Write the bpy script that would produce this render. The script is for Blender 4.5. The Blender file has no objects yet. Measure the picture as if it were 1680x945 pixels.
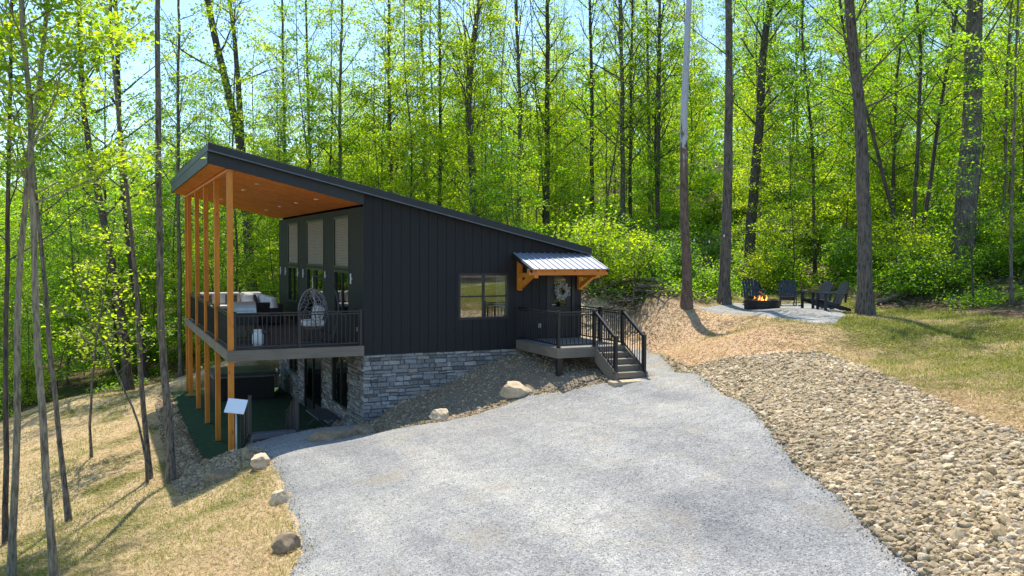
import bpy, math, random
import numpy as np
from mathutils import Vector, Matrix

S = bpy.context.scene
COL = S.collection
# ------------------------------------------------------------------ camera
CAM = np.array([-3.0479, -24.4623, 2.6088])
YAW, PITCH, ROLL, FPX = 0.425036, -0.039879, 0.004888, 1489.04
_s, _c = math.sin(YAW), math.cos(YAW)
FW = np.array([_s*math.cos(PITCH), _c*math.cos(PITCH), math.sin(PITCH)])
_R = np.array([_c, -_s, 0.0]); _U = np.cross(_R, FW)
RT = _R*math.cos(ROLL)+_U*math.sin(ROLL); UP = -_R*math.sin(ROLL)+_U*math.cos(ROLL)
cd = bpy.data.cameras.new('camera'); cam = bpy.data.objects.new('camera', cd); COL.objects.link(cam)
cam.matrix_world = Matrix(((RT[0], UP[0], -FW[0], CAM[0]), (RT[1], UP[1], -FW[1], CAM[1]), (RT[2], UP[2], -FW[2], CAM[2]), (0, 0, 0, 1)))
cd.sensor_width = 36; cd.lens = FPX/1680*36; cd.clip_start = 0.1; cd.clip_end = 2000
S.camera = cam
# ------------------------------------------------------------------ light
SUN_EL, SUN_AZ = math.radians(65.5), YAW-math.radians(6.5)
w = bpy.data.worlds.new('World'); S.world = w; w.use_nodes = True
nt = w.node_tree; bg = nt.nodes['Background']
sky = nt.nodes.new('ShaderNodeTexSky'); sky.sky_type = 'NISHITA'; sky.sun_disc = False
sky.sun_elevation = SUN_EL; sky.sun_rotation = SUN_AZ; sky.air_density = 1.0; sky.dust_density = 0.3; sky.ozone_density = 6.0
nt.links.new(sky.outputs[0], bg.inputs[0]); bg.inputs[1].default_value = 0.14
sl = bpy.data.lights.new('sun', 'SUN'); sl.energy = 3.4; sl.angle = math.radians(0.5); sl.color = (1.0, 0.93, 0.80)
sun = bpy.data.objects.new('sun', sl); COL.objects.link(sun)
sdir = Vector((math.sin(SUN_AZ)*math.cos(SUN_EL), math.cos(SUN_AZ)*math.cos(SUN_EL), math.sin(SUN_EL)))
sun.rotation_euler = sdir.to_track_quat('Z', 'Y').to_euler(); sun.location = (0, 0, 60)
S.view_settings.view_transform = 'Standard'; S.view_settings.look = 'None'; S.view_settings.gamma = 1
S.view_settings.exposure = 1.05
S.cycles.max_bounces = 8; S.cycles.transparent_max_bounces = 8; S.cycles.diffuse_bounces = 4
S.cycles.caustics_reflective = False; S.cycles.caustics_refractive = False

# ------------------------------------------------------------------ helpers
def ray(px, py): return FW + RT*(px-840)/FPX - UP*(py-472.5)/FPX
def at(px, py, d): return CAM + ray(px, py)*d                 # point at depth d
def gp(px, py, z):
    r = ray(px, py); return CAM + r*(z-CAM[2])/r[2]           # point at height z
def sol_b(px, a):
    u = (px-840)/FPX; return CAM[1]+(a-CAM[0])*(_c-u*_s)/(_s+u*_c)
def sol_a(px, b):
    u = (px-840)/FPX; return CAM[0]+(b-CAM[1])*(_s+u*_c)/(_c-u*_s)

def tag(o, label=None, cat=None, group=None, kind=None):
    if label: o['label'] = label
    if cat: o['category'] = cat
    if group: o['group'] = group
    if kind: o['kind'] = kind
    return o
def empty(name, loc, label=None, cat=None, group=None):
    o = bpy.data.objects.new(name, None); COL.objects.link(o); o.location = loc
    o.empty_display_size = 0.2
    return tag(o, label, cat, group)

class MB:
    """collects vertices and faces, builds one mesh object"""
    def __init__(s): s.v = []; s.f = []; s.n = 0
    def add(s, v, f):
        s.v.extend([tuple(map(float, p)) for p in v]); s.f.extend([tuple(i+s.n for i in q) for q in f]); s.n += len(v); return s
    def box(s, x0, x1, y0, y1, z0, z1):
        v = [(x, y, z) for z in (z0, z1) for y in (y0, y1) for x in (x0, x1)]
        return s.add(v, [(0, 2, 3, 1), (4, 5, 7, 6), (0, 1, 5, 4), (2, 6, 7, 3), (0, 4, 6, 2), (1, 3, 7, 5)])
    def bar(s, p, q, w, h, up=(0, 0, 1)):
        """square bar from p to q; w sideways, h along up"""
        p, q = Vector(p), Vector(q); d = (q-p).normalized(); up = Vector(up)
        if abs(d.dot(up)) > 0.98: up = Vector((0, 1, 0))
        r = d.cross(up).normalized(); u = r.cross(d).normalized()
        v = [a + r*(sx*w/2) + u*(sy*h/2) for a in (p, q) for sx, sy in ((-1, -1), (1, -1), (1, 1), (-1, 1))]
        return s.add(v, [(3, 2, 1, 0), (4, 5, 6, 7), (0, 1, 5, 4), (1, 2, 6, 5), (2, 3, 7, 6), (3, 0, 4, 7)])
    def tube(s, pts, rad, n=8, closed=False, caps=True):
        v, f = tube(pts, rad, n, closed, caps); return s.add(v, f)
    def prism(s, poly, axis, a, b):
        """polygon (2D list) extruded along axis from a to b; poly coords are the other two axes in order"""
        n = len(poly)
        def P(t, p):
            q = list(p); q.insert(axis, t); return tuple(q)
        v = [P(a, p) for p in poly]+[P(b, p) for p in poly]
        f = [tuple(range(n))[::-1], tuple(range(n, 2*n))]+[(i, (i+1) % n, n+(i+1) % n, n+i) for i in range(n)]
        return s.add(v, f)
    def build(s, name, m, parent=None, smooth=False, bevel=0, seg=2):
        me = bpy.data.meshes.new(name); me.from_pydata(s.v, [], s.f); me.validate()
        import bmesh
        b = bmesh.new(); b.from_mesh(me); bmesh.ops.recalc_face_normals(b, faces=b.faces); b.to_mesh(me); b.free()
        me.materials.append(m)
        if smooth: me.shade_smooth()
        o = bpy.data.objects.new(name, me); COL.objects.link(o)
        if parent: put(o, parent)
        if bevel:
            md = o.modifiers.new('bevel', 'BEVEL'); md.width = bevel; md.segments = seg; md.limit_method = 'ANGLE'; md.angle_limit = 0.7
        return o
def put(o, parent):
    o.parent = parent
    def wm(p): 
        m = p.matrix_basis.copy()
        return wm(p.parent) @ p.matrix_parent_inverse @ m if p.parent else m
    o.matrix_parent_inverse = wm(parent).inverted()

def tube(pts, rad, n=8, closed=False, caps=True):
    P = np.array([tuple(p) for p in pts], float); k = len(P)
    rad = np.broadcast_to(np.array(rad, float), (k,))
    T = np.gradient(P, axis=0)
    if closed: T = np.roll(P, -1, 0)-np.roll(P, 1, 0)
    T /= np.linalg.norm(T, axis=1, keepdims=True)+1e-9
    ref = np.array([0.13, 0.97, 0.2]) if abs(T[:, 1]).mean() < 0.8 else np.array([0.9, 0.1, 0.3])
    A = np.cross(T, ref); A /= np.linalg.norm(A, axis=1, keepdims=True)+1e-9
    B = np.cross(T, A)
    th = np.arange(n)*2*np.pi/n
    V = P[:, None] + rad[:, None, None]*(A[:, None]*np.cos(th)[None, :, None]+B[:, None]*np.sin(th)[None, :, None])
    V = V.reshape(-1, 3); f = []
    for i in range(k if closed else k-1):
        j = (i+1) % k
        for q in range(n): f.append((i*n+q, i*n+(q+1) % n, j*n+(q+1) % n, j*n+q))
    if caps and not closed: f.append(tuple(range(n))[::-1]); f.append(tuple(range((k-1)*n, k*n)))
    return V, f

def np_mesh(name, V, F, m, cols=None, tint=None, smooth=False):
    """V (n,3); F (k,3) or (k,4) index arrays"""
    V = np.asarray(V, np.float32); F = np.asarray(F, np.int32)
    me = bpy.data.meshes.new(name); k, c = F.shape
    me.vertices.add(len(V)); me.vertices.foreach_set('co', V.ravel())
    me.loops.add(k*c); me.loops.foreach_set('vertex_index', F.ravel())
    me.polygons.add(k); me.polygons.foreach_set('loop_start', np.arange(0, k*c, c, dtype=np.int32))
    me.polygons.foreach_set('loop_total', np.full(k, c, np.int32))
    me.update(calc_edges=True)
    if cols is not None:
        a = me.color_attributes.new('col', 'FLOAT_COLOR', 'POINT')
        C4 = np.ones((len(V), 4), np.float32); C4[:, :3] = cols; a.data.foreach_set('color', C4.ravel())
    if tint is not None:
        a = me.attributes.new('tint', 'FLOAT', 'POINT'); a.data.foreach_set('value', np.asarray(tint, np.float32))
    me.polygons.foreach_set('use_smooth', np.full(k, smooth))
    me.materials.append(m)
    return me
def link(name, me, parent=None):
    o = bpy.data.objects.new(name, me); COL.objects.link(o)
    if parent: put(o, parent)
    return o

# ------------------------------------------------------------------ materials
class N:
    def __init__(s, name):
        s.m = bpy.data.materials.new(name); s.m.use_nodes = True; s.t = s.m.node_tree; s.b = s.t.nodes['Principled BSDF']; s.out = s.t.nodes['Material Output']
    def n(s, typ, **kw):
        o = s.t.nodes.new('ShaderNode'+typ)
        for k, v in kw.items():
            if k in o.inputs.keys(): o.inputs[k].default_value = v
            else: setattr(o, k, v)
        return o
    def l(s, a, b): s.t.links.new(a, b)
    def coord(s, obj=True): return s.n('TexCoord').outputs['Object' if obj else 'Generated']
    def noise(s, vec, scale, detail=4, rough=0.55):
        o = s.n('TexNoise', Scale=scale, Detail=detail, Roughness=rough)
        if vec is not None: s.l(vec, o.inputs['Vector'])
        return o.outputs['Fac']
    def ramp(s, fac, stops):
        o = s.n('ValToRGB'); e = o.color_ramp.elements
        while len(e) < len(stops): e.new(0.5)
        for i, (p, c) in enumerate(stops): e[i].position = p; e[i].color = (*c, 1)
        s.l(fac, o.inputs[0]); return o.outputs[0]
    def mix(s, fac, a, b, mode='MIX'):
        o = s.n('Mix', data_type='RGBA', blend_type=mode)
        for val, i in ((fac, 0), (a, 6), (b, 7)):
            if isinstance(val, (int, float)): o.inputs[i].default_value = val
            elif isinstance(val, tuple): o.inputs[i].default_value = (*val, 1)
            else: s.l(val, o.inputs[i])
        return o.outputs[2]
    def math(s, op, a, b=None):
        o = s.n('Math', operation=op)
        for i, v in enumerate((a, b)):
            if v is None: continue
            if isinstance(v, (int, float)): o.inputs[i].default_value = v
            else: s.l(v, o.inputs[i])
        return o.outputs[0]
    def mapping(s, vec, scale=(1, 1, 1), rot=(0, 0, 0)):
        o = s.n('Mapping'); o.inputs['Scale'].default_value = scale; o.inputs['Rotation'].default_value = rot; s.l(vec, o.inputs[0]); return o.outputs[0]
    def bump(s, h, strength=0.4, dist=0.02):
        o = s.n('Bump', Strength=strength, Distance=dist); s.l(h, o.inputs['Height']); s.l(o.outputs[0], s.b.inputs['Normal'])
    def base(s, c):
        if isinstance(c, tuple): s.b.inputs['Base Color'].default_value = (*c, 1)
        else: s.l(c, s.b.inputs['Base Color'])
    def set(s, **kw):
        for k, v in kw.items(): s.b.inputs[k].default_value = v
        return s

def simple(name, c, rough=0.6, metal=0.0, var=0.15, scale=6, bump=0.0, bscale=40, spec=0.5):
    n = N(name); v = n.coord(); f = n.noise(v, scale)
    lo = tuple(x*(1-var) for x in c); hi = tuple(min(1, x*(1+var)) for x in c)
    n.base(n.ramp(f, [(0.3, lo), (0.7, hi)])); n.set(Roughness=rough, Metallic=metal); n.b.inputs['Specular IOR Level'].default_value = spec
    if bump: n.bump(n.noise(v, bscale), bump, 0.01)
    return n.m

def wood(name, c0, c1, axis=2, rough=0.55, knots=True):
    n = N(name); v = n.coord(); sc = [9, 9, 9]; sc[axis] = 0.7
    g = n.noise(n.mapping(v, tuple(sc)), 2.2, 6, 0.6)
    col = n.ramp(g, [(0.3, c0), (0.7, c1)])
    big = n.noise(v, 1.3, 2); col = n.mix(n.ramp(big, [(0.35, (0, 0, 0)), (0.7, (0.5, 0.5, 0.5))]), col, tuple(x*0.7 for x in c0))
    if knots:
        sk = [2.5, 2.5, 2.5]; sk[axis] = 1.1
        vo = n.n('TexVoronoi', Scale=1.6); n.l(n.mapping(v, tuple(sk)), vo.inputs['Vector'])
        col = n.mix(n.ramp(vo.outputs['Distance'], [(0.0, (1, 1, 1)), (0.12, (0, 0, 0))]), col, tuple(x*0.25 for x in c0))
    n.base(col); n.set(Roughness=rough); n.bump(g, 0.15, 0.005); return n.m

def leaf_mat(name, dark, mid, lite, tr=1.0):
    n = N(name); a = n.n('Attribute', attribute_name='tint'); oi = n.n('ObjectInfo')
    f = n.math('ADD', n.math('MULTIPLY', a.outputs['Fac'], 0.72), n.math('MULTIPLY', oi.outputs['Random'], 0.28))
    col = n.ramp(f, [(0.1, dark), (0.5, mid), (0.9, lite)])
    d = n.n('BsdfDiffuse'); t = n.n('BsdfTranslucent'); g = n.n('BsdfGlossy', Roughness=0.45)
    n.l(col, d.inputs[0]); tc = n.mix(1.0, col, (1.12*tr, 1.1*tr, 0.45*tr), 'MULTIPLY'); n.l(n.mix(1.0, tc, tc, 'ADD'), t.inputs[0])
    m1 = n.n('MixShader'); m1.inputs[0].default_value = 0.66; n.l(d.outputs[0], m1.inputs[1]); n.l(t.outputs[0], m1.inputs[2])
    m2 = n.n('MixShader'); m2.inputs[0].default_value = 0.04; n.l(m1.outputs[0], m2.inputs[1]); n.l(g.outputs[0], m2.inputs[2])
    n.l(m2.outputs[0], n.out.inputs[0]); return n.m

def bark(name, c0, c1, white=None, fleck=0):
    n = N(name); v = n.coord()
    g = n.noise(n.mapping(v, (14, 14, 2.2)), 1.6, 6, 0.65)
    col = n.ramp(g, [(0.40, tuple(x*.7 for x in c0)), (0.60, tuple(x*1.15 for x in c1))])
    big = n.noise(v, 1.7, 5, .65); col = n.mix(n.ramp(big, [(0.4, (0, 0, 0)), (0.75, (0.6, 0.6, 0.6))]), col, tuple(min(1, x*1.5) for x in c1))
    if fleck:
        vo = n.n('TexVoronoi', Scale=5.0); n.l(n.mapping(v, (1.6, 1.6, 1.0)), vo.inputs['Vector']); col = n.mix(n.ramp(vo.outputs['Distance'], [(.10, (fleck,)*3), (.24, (0, 0, 0))]), col, tuple(x*.35 for x in c0))
    if white:
        z0, wc = white
        sx = n.n('SeparateXYZ'); n.l(v, sx.inputs[0])
        h = n.math('ADD', sx.outputs[2], n.math('MULTIPLY', n.noise(n.mapping(v, (5, 5, 1.2)), 2.0, 4), 5.0))
        mk = n.ramp(n.math('DIVIDE', n.math('SUBTRACT', h, z0), 2.0), [(0.55, (0, 0, 0)), (0.7, (1, 1, 1))])
        col = n.mix(mk, col, n.ramp(g, [(0.28, tuple(x*0.35 for x in wc)), (0.45, wc)]))
    n.base(col); n.set(Roughness=0.9); n.bump(g, 0.8, 0.03); return n.m

def attr_mat(name, rough=0.9, bump=0.0, bscale=30, mul=None):
    n = N(name); a = n.n('Attribute', attribute_name='col'); c = a.outputs['Color']; v = n.coord()
    f = n.noise(v, bscale, 4); c = n.mix(1.0, c, n.ramp(f, [(0.25, (0.62, 0.62, 0.62)), (0.75, (1.2, 1.2, 1.2))]), 'MULTIPLY')
    n.base(c); n.set(Roughness=rough); n.b.inputs['Specular IOR Level'].default_value = 0.2
    if bump: n.bump(f, bump, 0.01)
    return n.m

def ground_mat():
    n = N('straw lawn and forest floor'); v = n.coord()
    a = n.n('Attribute', attribute_name='col'); sp = n.n('SeparateColor'); n.l(a.outputs['Color'], sp.inputs[0])
    fine = n.noise(n.mapping(v, (22, 60, 20), (0, 0, 0.5)), 1.0, 5, 0.7); fine2 = n.noise(n.mapping(v, (60, 18, 20), (0, 0, -0.2)), 1.0, 5, 0.7)
    st = n.ramp(n.math('MULTIPLY', n.math('ADD', fine, fine2), 0.5), [(0.3, (0.20, 0.14, 0.07)), (0.5, (0.48, 0.36, 0.20)), (0.66, (0.70, 0.56, 0.36))])
    pink = n.ramp(n.math('MULTIPLY', n.math('ADD', fine, fine2), 0.5), [(0.3, (0.28, 0.17, 0.095)), (0.5, (0.56, 0.38, 0.24)), (0.66, (0.74, 0.55, 0.39))])
    gr = n.ramp(fine, [(0.3, (0.035, 0.055, 0.010)), (0.5, (0.12, 0.13, 0.025)), (0.7, (0.24, 0.23, 0.06))])
    patch = n.noise(v, 0.55, 5, 0.6)
    gm = n.math('ADD', n.math('MULTIPLY', n.math('SUBTRACT', patch, 0.5), 2.4), sp.outputs[0])
    base = n.mix(n.ramp(gm, [(0.42, (0, 0, 0)), (0.75, (1, 1, 1))]), st, gr)
    base = n.mix(sp.outputs[2], base, pink)
    vo = n.n('TexVoronoi', Scale=9.0); n.l(v, vo.inputs['Vector']); hs = n.n('SeparateColor'); n.l(vo.outputs['Color'], hs.inputs[0])
    lit = n.ramp(hs.outputs[0], [(0.0, (0.03, 0.020, 0.012)), (0.45, (0.085, 0.055, 0.032)), (0.8, (0.17, 0.115, 0.07)), (1.0, (0.26, 0.19, 0.13))])
    gcov = n.noise(v, 0.35, 5, 0.65)
    lit = n.mix(n.ramp(gcov, [(0.48, (0, 0, 0)), (0.6, (0.7, 0.7, 0.7))]), lit, n.ramp(fine, [(0.3, (0.015, 0.03, 0.006)), (0.7, (0.06, 0.11, 0.02))]))
    base = n.mix(sp.outputs[1], base, lit)
    n.base(base); n.set(Roughness=0.95); n.b.inputs['Specular IOR Level'].default_value = 0.1
    n.bump(n.math('ADD', fine, n.math('MULTIPLY', vo.outputs['Distance'], 0.5)), 0.6, 0.03); return n.m

def gravel_mat(name, scale=32, lum=1.0):
    n = N(name); v = n.coord()
    vo = n.n('TexVoronoi', Scale=scale); n.l(v, vo.inputs['Vector']); sp = n.n('SeparateColor'); n.l(vo.outputs['Color'], sp.inputs[0])
    vo2 = n.n('TexVoronoi', Scale=scale*2.3); n.l(v, vo2.inputs['Vector']); sp2 = n.n('SeparateColor'); n.l(vo2.outputs['Color'], sp2.inputs[0])
    k = lum
    c1 = n.ramp(sp.outputs[0], [(0.0, (0.10*k, 0.105*k, 0.115*k)), (0.15, (0.24*k, 0.25*k, 0.26*k)), (0.6, (0.40*k, 0.41*k, 0.42*k)), (0.9, (0.52*k, 0.52*k, 0.51*k)), (1.0, (0.68*k, 0.67*k, 0.65*k))])
    c2 = n.ramp(sp2.outputs[1], [(0.0, (0.18*k, 0.185*k, 0.20*k)), (0.5, (0.38*k, 0.39*k, 0.40*k)), (1.0, (0.58*k, 0.58*k, 0.57*k))])
    col = n.mix(0.5, c1, c2)
    big = n.noise(v, 0.35, 5, 0.6); col = n.mix(1.0, col, n.ramp(big, [(0.28, (0.70, 0.71, 0.73)), (0.5, (0.99, 0.98, 0.96)), (0.72, (1.18, 1.15, 1.07))]), 'MULTIPLY')
    med = n.noise(v, 3.0, 4, 0.6); col = n.mix(1.0, col, n.ramp(med, [(0.3, (0.85, 0.85, 0.86)), (0.7, (1.1, 1.1, 1.09))]), 'MULTIPLY')
    tr_ = n.noise(n.mapping(v, (.95, .10, 1), (0, 0, .40)), 1.0, 3, .5); col = n.mix(1.0, col, n.ramp(tr_, [(.36, (.88, .88, .885)), (.5, (1, 1, 1)), (.64, (1.14, 1.13, 1.10))]), 'MULTIPLY'); col = n.mix(1.0, col, (1.03, 1.0, .95), 'MULTIPLY')
    tan = n.noise(n.mapping(v, (1, 1, 1), (0.3, 0.2, 0.9)), 0.8, 4); col = n.mix(n.ramp(tan, [(0.55, (0, 0, 0)), (0.75, (0.5, 0.5, 0.5))]), col, (0.33, 0.275, 0.19))
    n.base(col); n.set(Roughness=0.9); n.b.inputs['Specular IOR Level'].default_value = 0.25
    n.bump(n.math('ADD', vo.outputs['Distance'], n.math('MULTIPLY', vo2.outputs['Distance'], 0.4)), 0.7, 0.02); return n.m

def glass_mat(name, tint=(0.75, 0.8, 0.8), refl=0.16):
    n = N(name); g = n.n('BsdfGlossy', Roughness=0.015); t = n.n('BsdfTransparent'); t.inputs[0].default_value = (*tint, 1)
    lw = n.n('LayerWeight', Blend=0.35); f = n.math('ADD', n.math('MULTIPLY', lw.outputs['Facing'], 0.5), refl)
    m = n.n('MixShader'); n.l(f, m.inputs[0]); n.l(t.outputs[0], m.inputs[1]); n.l(g.outputs[0], m.inputs[2]); n.l(m.outputs[0], n.out.inputs[0]); return n.m

def siding_mat():
    n = N('black board siding'); v = n.coord()
    g = n.noise(n.mapping(v, (6, 6, 0.8)), 3, 5, 0.6); b = n.noise(v, 0.5, 3)
    n.base(n.mix(b, n.ramp(g, [(0.3, (0.0085, 0.0088, 0.0088)), (0.7, (0.015, 0.0155, 0.0155))]), (0.012, 0.0128, 0.0135))); n.set(Roughness=0.62); n.b.inputs['Specular IOR Level'].default_value = 0.35
    n.bump(g, 0.25, 0.004); return n.m

def stone_mat(name, cols, rough=0.85):
    n = N(name); a = n.n('Attribute', attribute_name='tint'); v = n.coord()
    c = n.ramp(a.outputs['Fac'], [(i/(len(cols)-1), c) for i, c in enumerate(cols)])
    f = n.noise(v, 14, 6, 0.7); c = n.mix(1.0, c, n.ramp(f, [(0.25, (0.5, 0.52, 0.55)), (0.55, (1, 1, 1)), (0.8, (1.35, 1.33, 1.28))]), 'MULTIPLY')
    n.base(c); n.set(Roughness=rough); n.b.inputs['Specular IOR Level'].default_value = 0.25; n.bump(f, 0.6, 0.02); return n.m

M = {}
M['siding'] = siding_mat()
M['black'] = simple('black coated metal', (0.012, 0.012, 0.013), 0.4, 0, 0.2)
M['roofblack'] = simple('dark slate metal trim', (0.014, 0.017, 0.019), 0.5, 0, 0.15, 3)
M['frame'] = simple('black window frame', (0.012, 0.013, 0.014), 0.4)
M['cedar'] = wood('stained cedar post', (0.60, 0.18, 0.014), (0.80, 0.30, 0.024), 2)
M['cedarx'] = wood('stained cedar beam', (0.60, 0.17, 0.022), (0.76, 0.29, 0.045), 0)
M['soffit'] = wood('stained plank soffit', (0.66, 0.19, 0.022), (0.82, 0.28, 0.04), 1)
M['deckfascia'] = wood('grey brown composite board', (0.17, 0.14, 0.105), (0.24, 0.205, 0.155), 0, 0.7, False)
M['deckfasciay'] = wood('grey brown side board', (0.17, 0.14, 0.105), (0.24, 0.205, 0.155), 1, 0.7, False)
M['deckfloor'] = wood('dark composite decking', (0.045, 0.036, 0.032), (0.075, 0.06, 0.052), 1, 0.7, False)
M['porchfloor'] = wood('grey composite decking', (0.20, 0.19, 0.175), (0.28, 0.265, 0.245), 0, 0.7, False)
M['glass'] = glass_mat('window glass', refl=.34); M['darkglass'] = glass_mat('dark door glass', (0.35, 0.38, 0.38), 0.10)
M['shade'] = simple('woven grey tan shade', (0.30, 0.27, 0.21), 0.9, 0, 0.18, 9, 0.3, 90)
M['curtain'] = simple('white curtain cloth', (0.75, 0.78, 0.76), 0.9, 0, 0.06)
M['interior'] = simple('dim interior plaster', (0.10, 0.09, 0.08), 0.9)
M['mortar'] = simple('stone mortar', (0.10, 0.105, 0.115), 0.95, 0, 0.3, 20)
M['stone'] = stone_mat('grey blue ledge stone', [(0.125, 0.12, 0.115), (0.30, 0.295, 0.285), (0.195, 0.19, 0.18), (0.42, 0.41, 0.385), (0.34, 0.31, 0.26)])
M['tin'] = simple('ribbed galvanised roof', (0.42, 0.44, 0.49), 0.42, 0.35, 0.06, 4)
M['door'] = simple('dark painted door', (0.014, 0.013, 0.013), 0.45)
M['turf'] = simple('artificial turf', (0.015, 0.055, 0.011), 0.95, 0, 0.5, 7, 0.6, 220)
M['ground'] = ground_mat(); M['gravel'] = gravel_mat('pale crushed gravel', 34, .77); M['gravel2'] = gravel_mat('blue grey pit gravel', 22, 0.8)
M['rock'] = attr_mat('river rock', 0.9, 0.25, 18)
bn_ = N('straw and grass blades'); _a = bn_.n('Attribute', attribute_name='col'); _d = bn_.n('BsdfDiffuse'); _t = bn_.n('BsdfTranslucent'); _m = bn_.n('MixShader'); _m.inputs[0].default_value = .5
for _x in (_d, _t): bn_.l(_a.outputs['Color'], _x.inputs[0])
bn_.l(_d.outputs[0], _m.inputs[1]); bn_.l(_t.outputs[0], _m.inputs[2]); bn_.l(_m.outputs[0], bn_.out.inputs[0]); M['blades'] = bn_.m
M['boulder'] = stone_mat('tan sandstone boulder', [(0.52, 0.40, 0.25), (0.66, 0.53, 0.36)])
M['slabstone'] = stone_mat('brown ledge slab', [(0.23, 0.17, 0.105), (0.33, 0.255, 0.165)])
M['adirondack'] = simple('dark navy painted slats', (0.016, 0.020, 0.032), 0.45)
M['darkwood'] = simple('dark painted wood', (0.014, 0.014, 0.017), 0.5)
M['steel'] = simple('black steel ring', (0.010, 0.010, 0.011), 0.5, 0.2)
M['log'] = bark('charred log', (0.03, 0.02, 0.012), (0.16, 0.08, 0.035))
M['cushion'] = simple('off white cushion', (0.62, 0.60, 0.57), 0.9, 0, 0.08, 12)
M['cushgrey'] = simple('dark patterned cushion', (0.10, 0.085, 0.08), 0.9, 0, 0.6, 16)
M['wicker'] = simple('dark brown wicker', (0.022, 0.018, 0.017), 0.7, 0, 0.4, 30, 0.5, 80)
M['rattan'] = simple('pale grey rattan', (0.42, 0.40, 0.38), 0.7)
M['tankwhite'] = simple('white gas tank', (0.72, 0.76, 0.74), 0.4, 0, 0.05)
M['lid'] = simple('brushed steel lid', (0.42, 0.48, 0.44), 0.4, 0.5, 0.1)
M['dish'] = simple('white flat antenna', (0.80, 0.83, 0.88), 0.4, 0, 0.02)
M['pole'] = simple('grey pole', (0.45, 0.45, 0.45), 0.5, 0.3)
M['tub'] = simple('hot tub cover', (0.055, 0.065, 0.075), 0.5); M['tubside'] = simple('hot tub cabinet', (0.012, 0.011, 0.011), 0.6)
M['railbrown'] = simple('dark bronze railing', (0.040, 0.036, 0.033), 0.5)
M['bench'] = simple('grey bench slats', (0.10, 0.095, 0.11), 0.7)
M['bark_grey'] = bark('grey brown bark', (0.060, 0.048, 0.034), (0.19, 0.155, 0.11), fleck=.8)
M['bark_dark'] = bark('dark bark', (0.035, 0.027, 0.020), (0.105, 0.082, 0.060))
M['bark_oak'] = bark('furrowed oak bark', (0.045, 0.036, 0.027), (0.15, 0.122, 0.092))
M['bark_tan'] = bark('smooth tan grey bark', (0.13, 0.105, 0.065), (0.28, 0.235, 0.155), fleck=.3)
M['bark_dead'] = bark('peeled dead trunk', (0.075, 0.048, 0.033), (0.17, 0.115, 0.08), (7.2, (0.50, 0.50, 0.50)))
M['leafY'] = leaf_mat('spring yellow green leaves', (0.09, 0.165, 0.008), (0.24, 0.34, 0.012), (0.40, 0.46, 0.02))
M['leafG'] = leaf_mat('fresh green leaves', (0.045, 0.11, 0.008), (0.145, 0.28, 0.012), (0.29, 0.41, 0.018))
M['leafD'] = leaf_mat('deep green leaves', (0.035, 0.10, 0.01), (0.10, 0.22, 0.015), (0.19, 0.32, 0.02))

# ------------------------------------------------------------------ terrain
rng = np.random.default_rng(7)
pts = []
def cp(px, py, z): p = gp(px, py, z); pts.append((p[0], p[1], z))
def cd_(X, D, z):
    p = CAM + np.array([_c, -_s, 0])*X + np.array([_s, _c, 0])*D; pts.append((p[0], p[1], z))
# drive
for X, D, z in ((5, 31, -.82), (5, 26, -.78), (5, 20.7, -.70), (5, 15, -.98), (5, 10.9, -1.32), (5, 5, -1.75), (5, -6, -2.2), (0, -6, -2.3), (-6, -6, -2.9), (0, 4, -2.1), (12, 2, -.6), (12, -8, -1.0), (-14, 2, -4.6), (25, 0, 0.5), (-30, 5, -7)): cd_(X, D, z)
for q in ((990, 628, -.86), (1060, 615, -.82), (925, 641, -1.06), (845, 652, -1.32), (725, 692, -1.68), (600, 714, -1.98), (505, 727, -2.14), (440, 735, -2.18), (445, 775, -2.27), (470, 828, -2.4), (485, 905, -2.38), (485, 945, -2.32), (840, 945, -1.85), (840, 760, -1.6), (640, 820, -2.0), (1000, 700, -1.12), (1180, 800, -1.1), (1060, 700, -1.0),
          (1160, 601, -.48), (1250, 592, -.12), (1350, 577, .10), (1420, 603, .06), (1500, 640, .02), (1590, 680, -.02), (1680, 715, -.08), (1640, 850, -.72), (1400, 690, -.36), (1250, 640, -.42),
          (1265, 512, .60), (1150, 503, .60), (1320, 527, .56), (1380, 520, .58), (1290, 497, .63), (1230, 545, .33), (1100, 540, -.1), (1420, 518, .56), (1500, 502, .80), (1680, 522, .85), (1560, 560, .38), (1680, 600, .35), (1520, 600, .15),
          (960, 492, .78), (1060, 493, .82), (1126, 503, .64), (1190, 497, .70), (1030, 545, -.35), (990, 520, .2), (1330, 480, .85),
          (0, 690, -4.46), (120, 650, -3.62), (240, 638, -3.45), (308, 618, -3.0), (283, 790, -3.08), (245, 783, -3.18), (115, 860, -3.55), (92, 950, -3.35), (20, 950, -3.75), (9, 895, -4.0), (300, 940, -2.8), (420, 880, -2.45), (400, 800, -2.55), (190, 800, -3.45), (180, 900, -3.2), (60, 780, -4.0), (150, 720, -3.7), (265, 700, -3.15)): cp(*q)
# beside and under the cabin
for q in ((-1.6, 2, -3.05), (-1.7, 7, -3.12), (-1.8, 13, -3.1), (-.4, -.9, -2.65), (3.6, -.6, -2.08), (2.2, -.6, -2.12), (5.6, -.35, -1.32), (8.2, -.3, -.45), (8.25, -2.6, -.79), (10.2, -1.5, -.62), (11.2, 0, -.4), (11.5, 6, .1), (12, 13, 1.0), (6, 16, -.6), (0, 16.5, -2.8)): pts.append(q)
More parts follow.
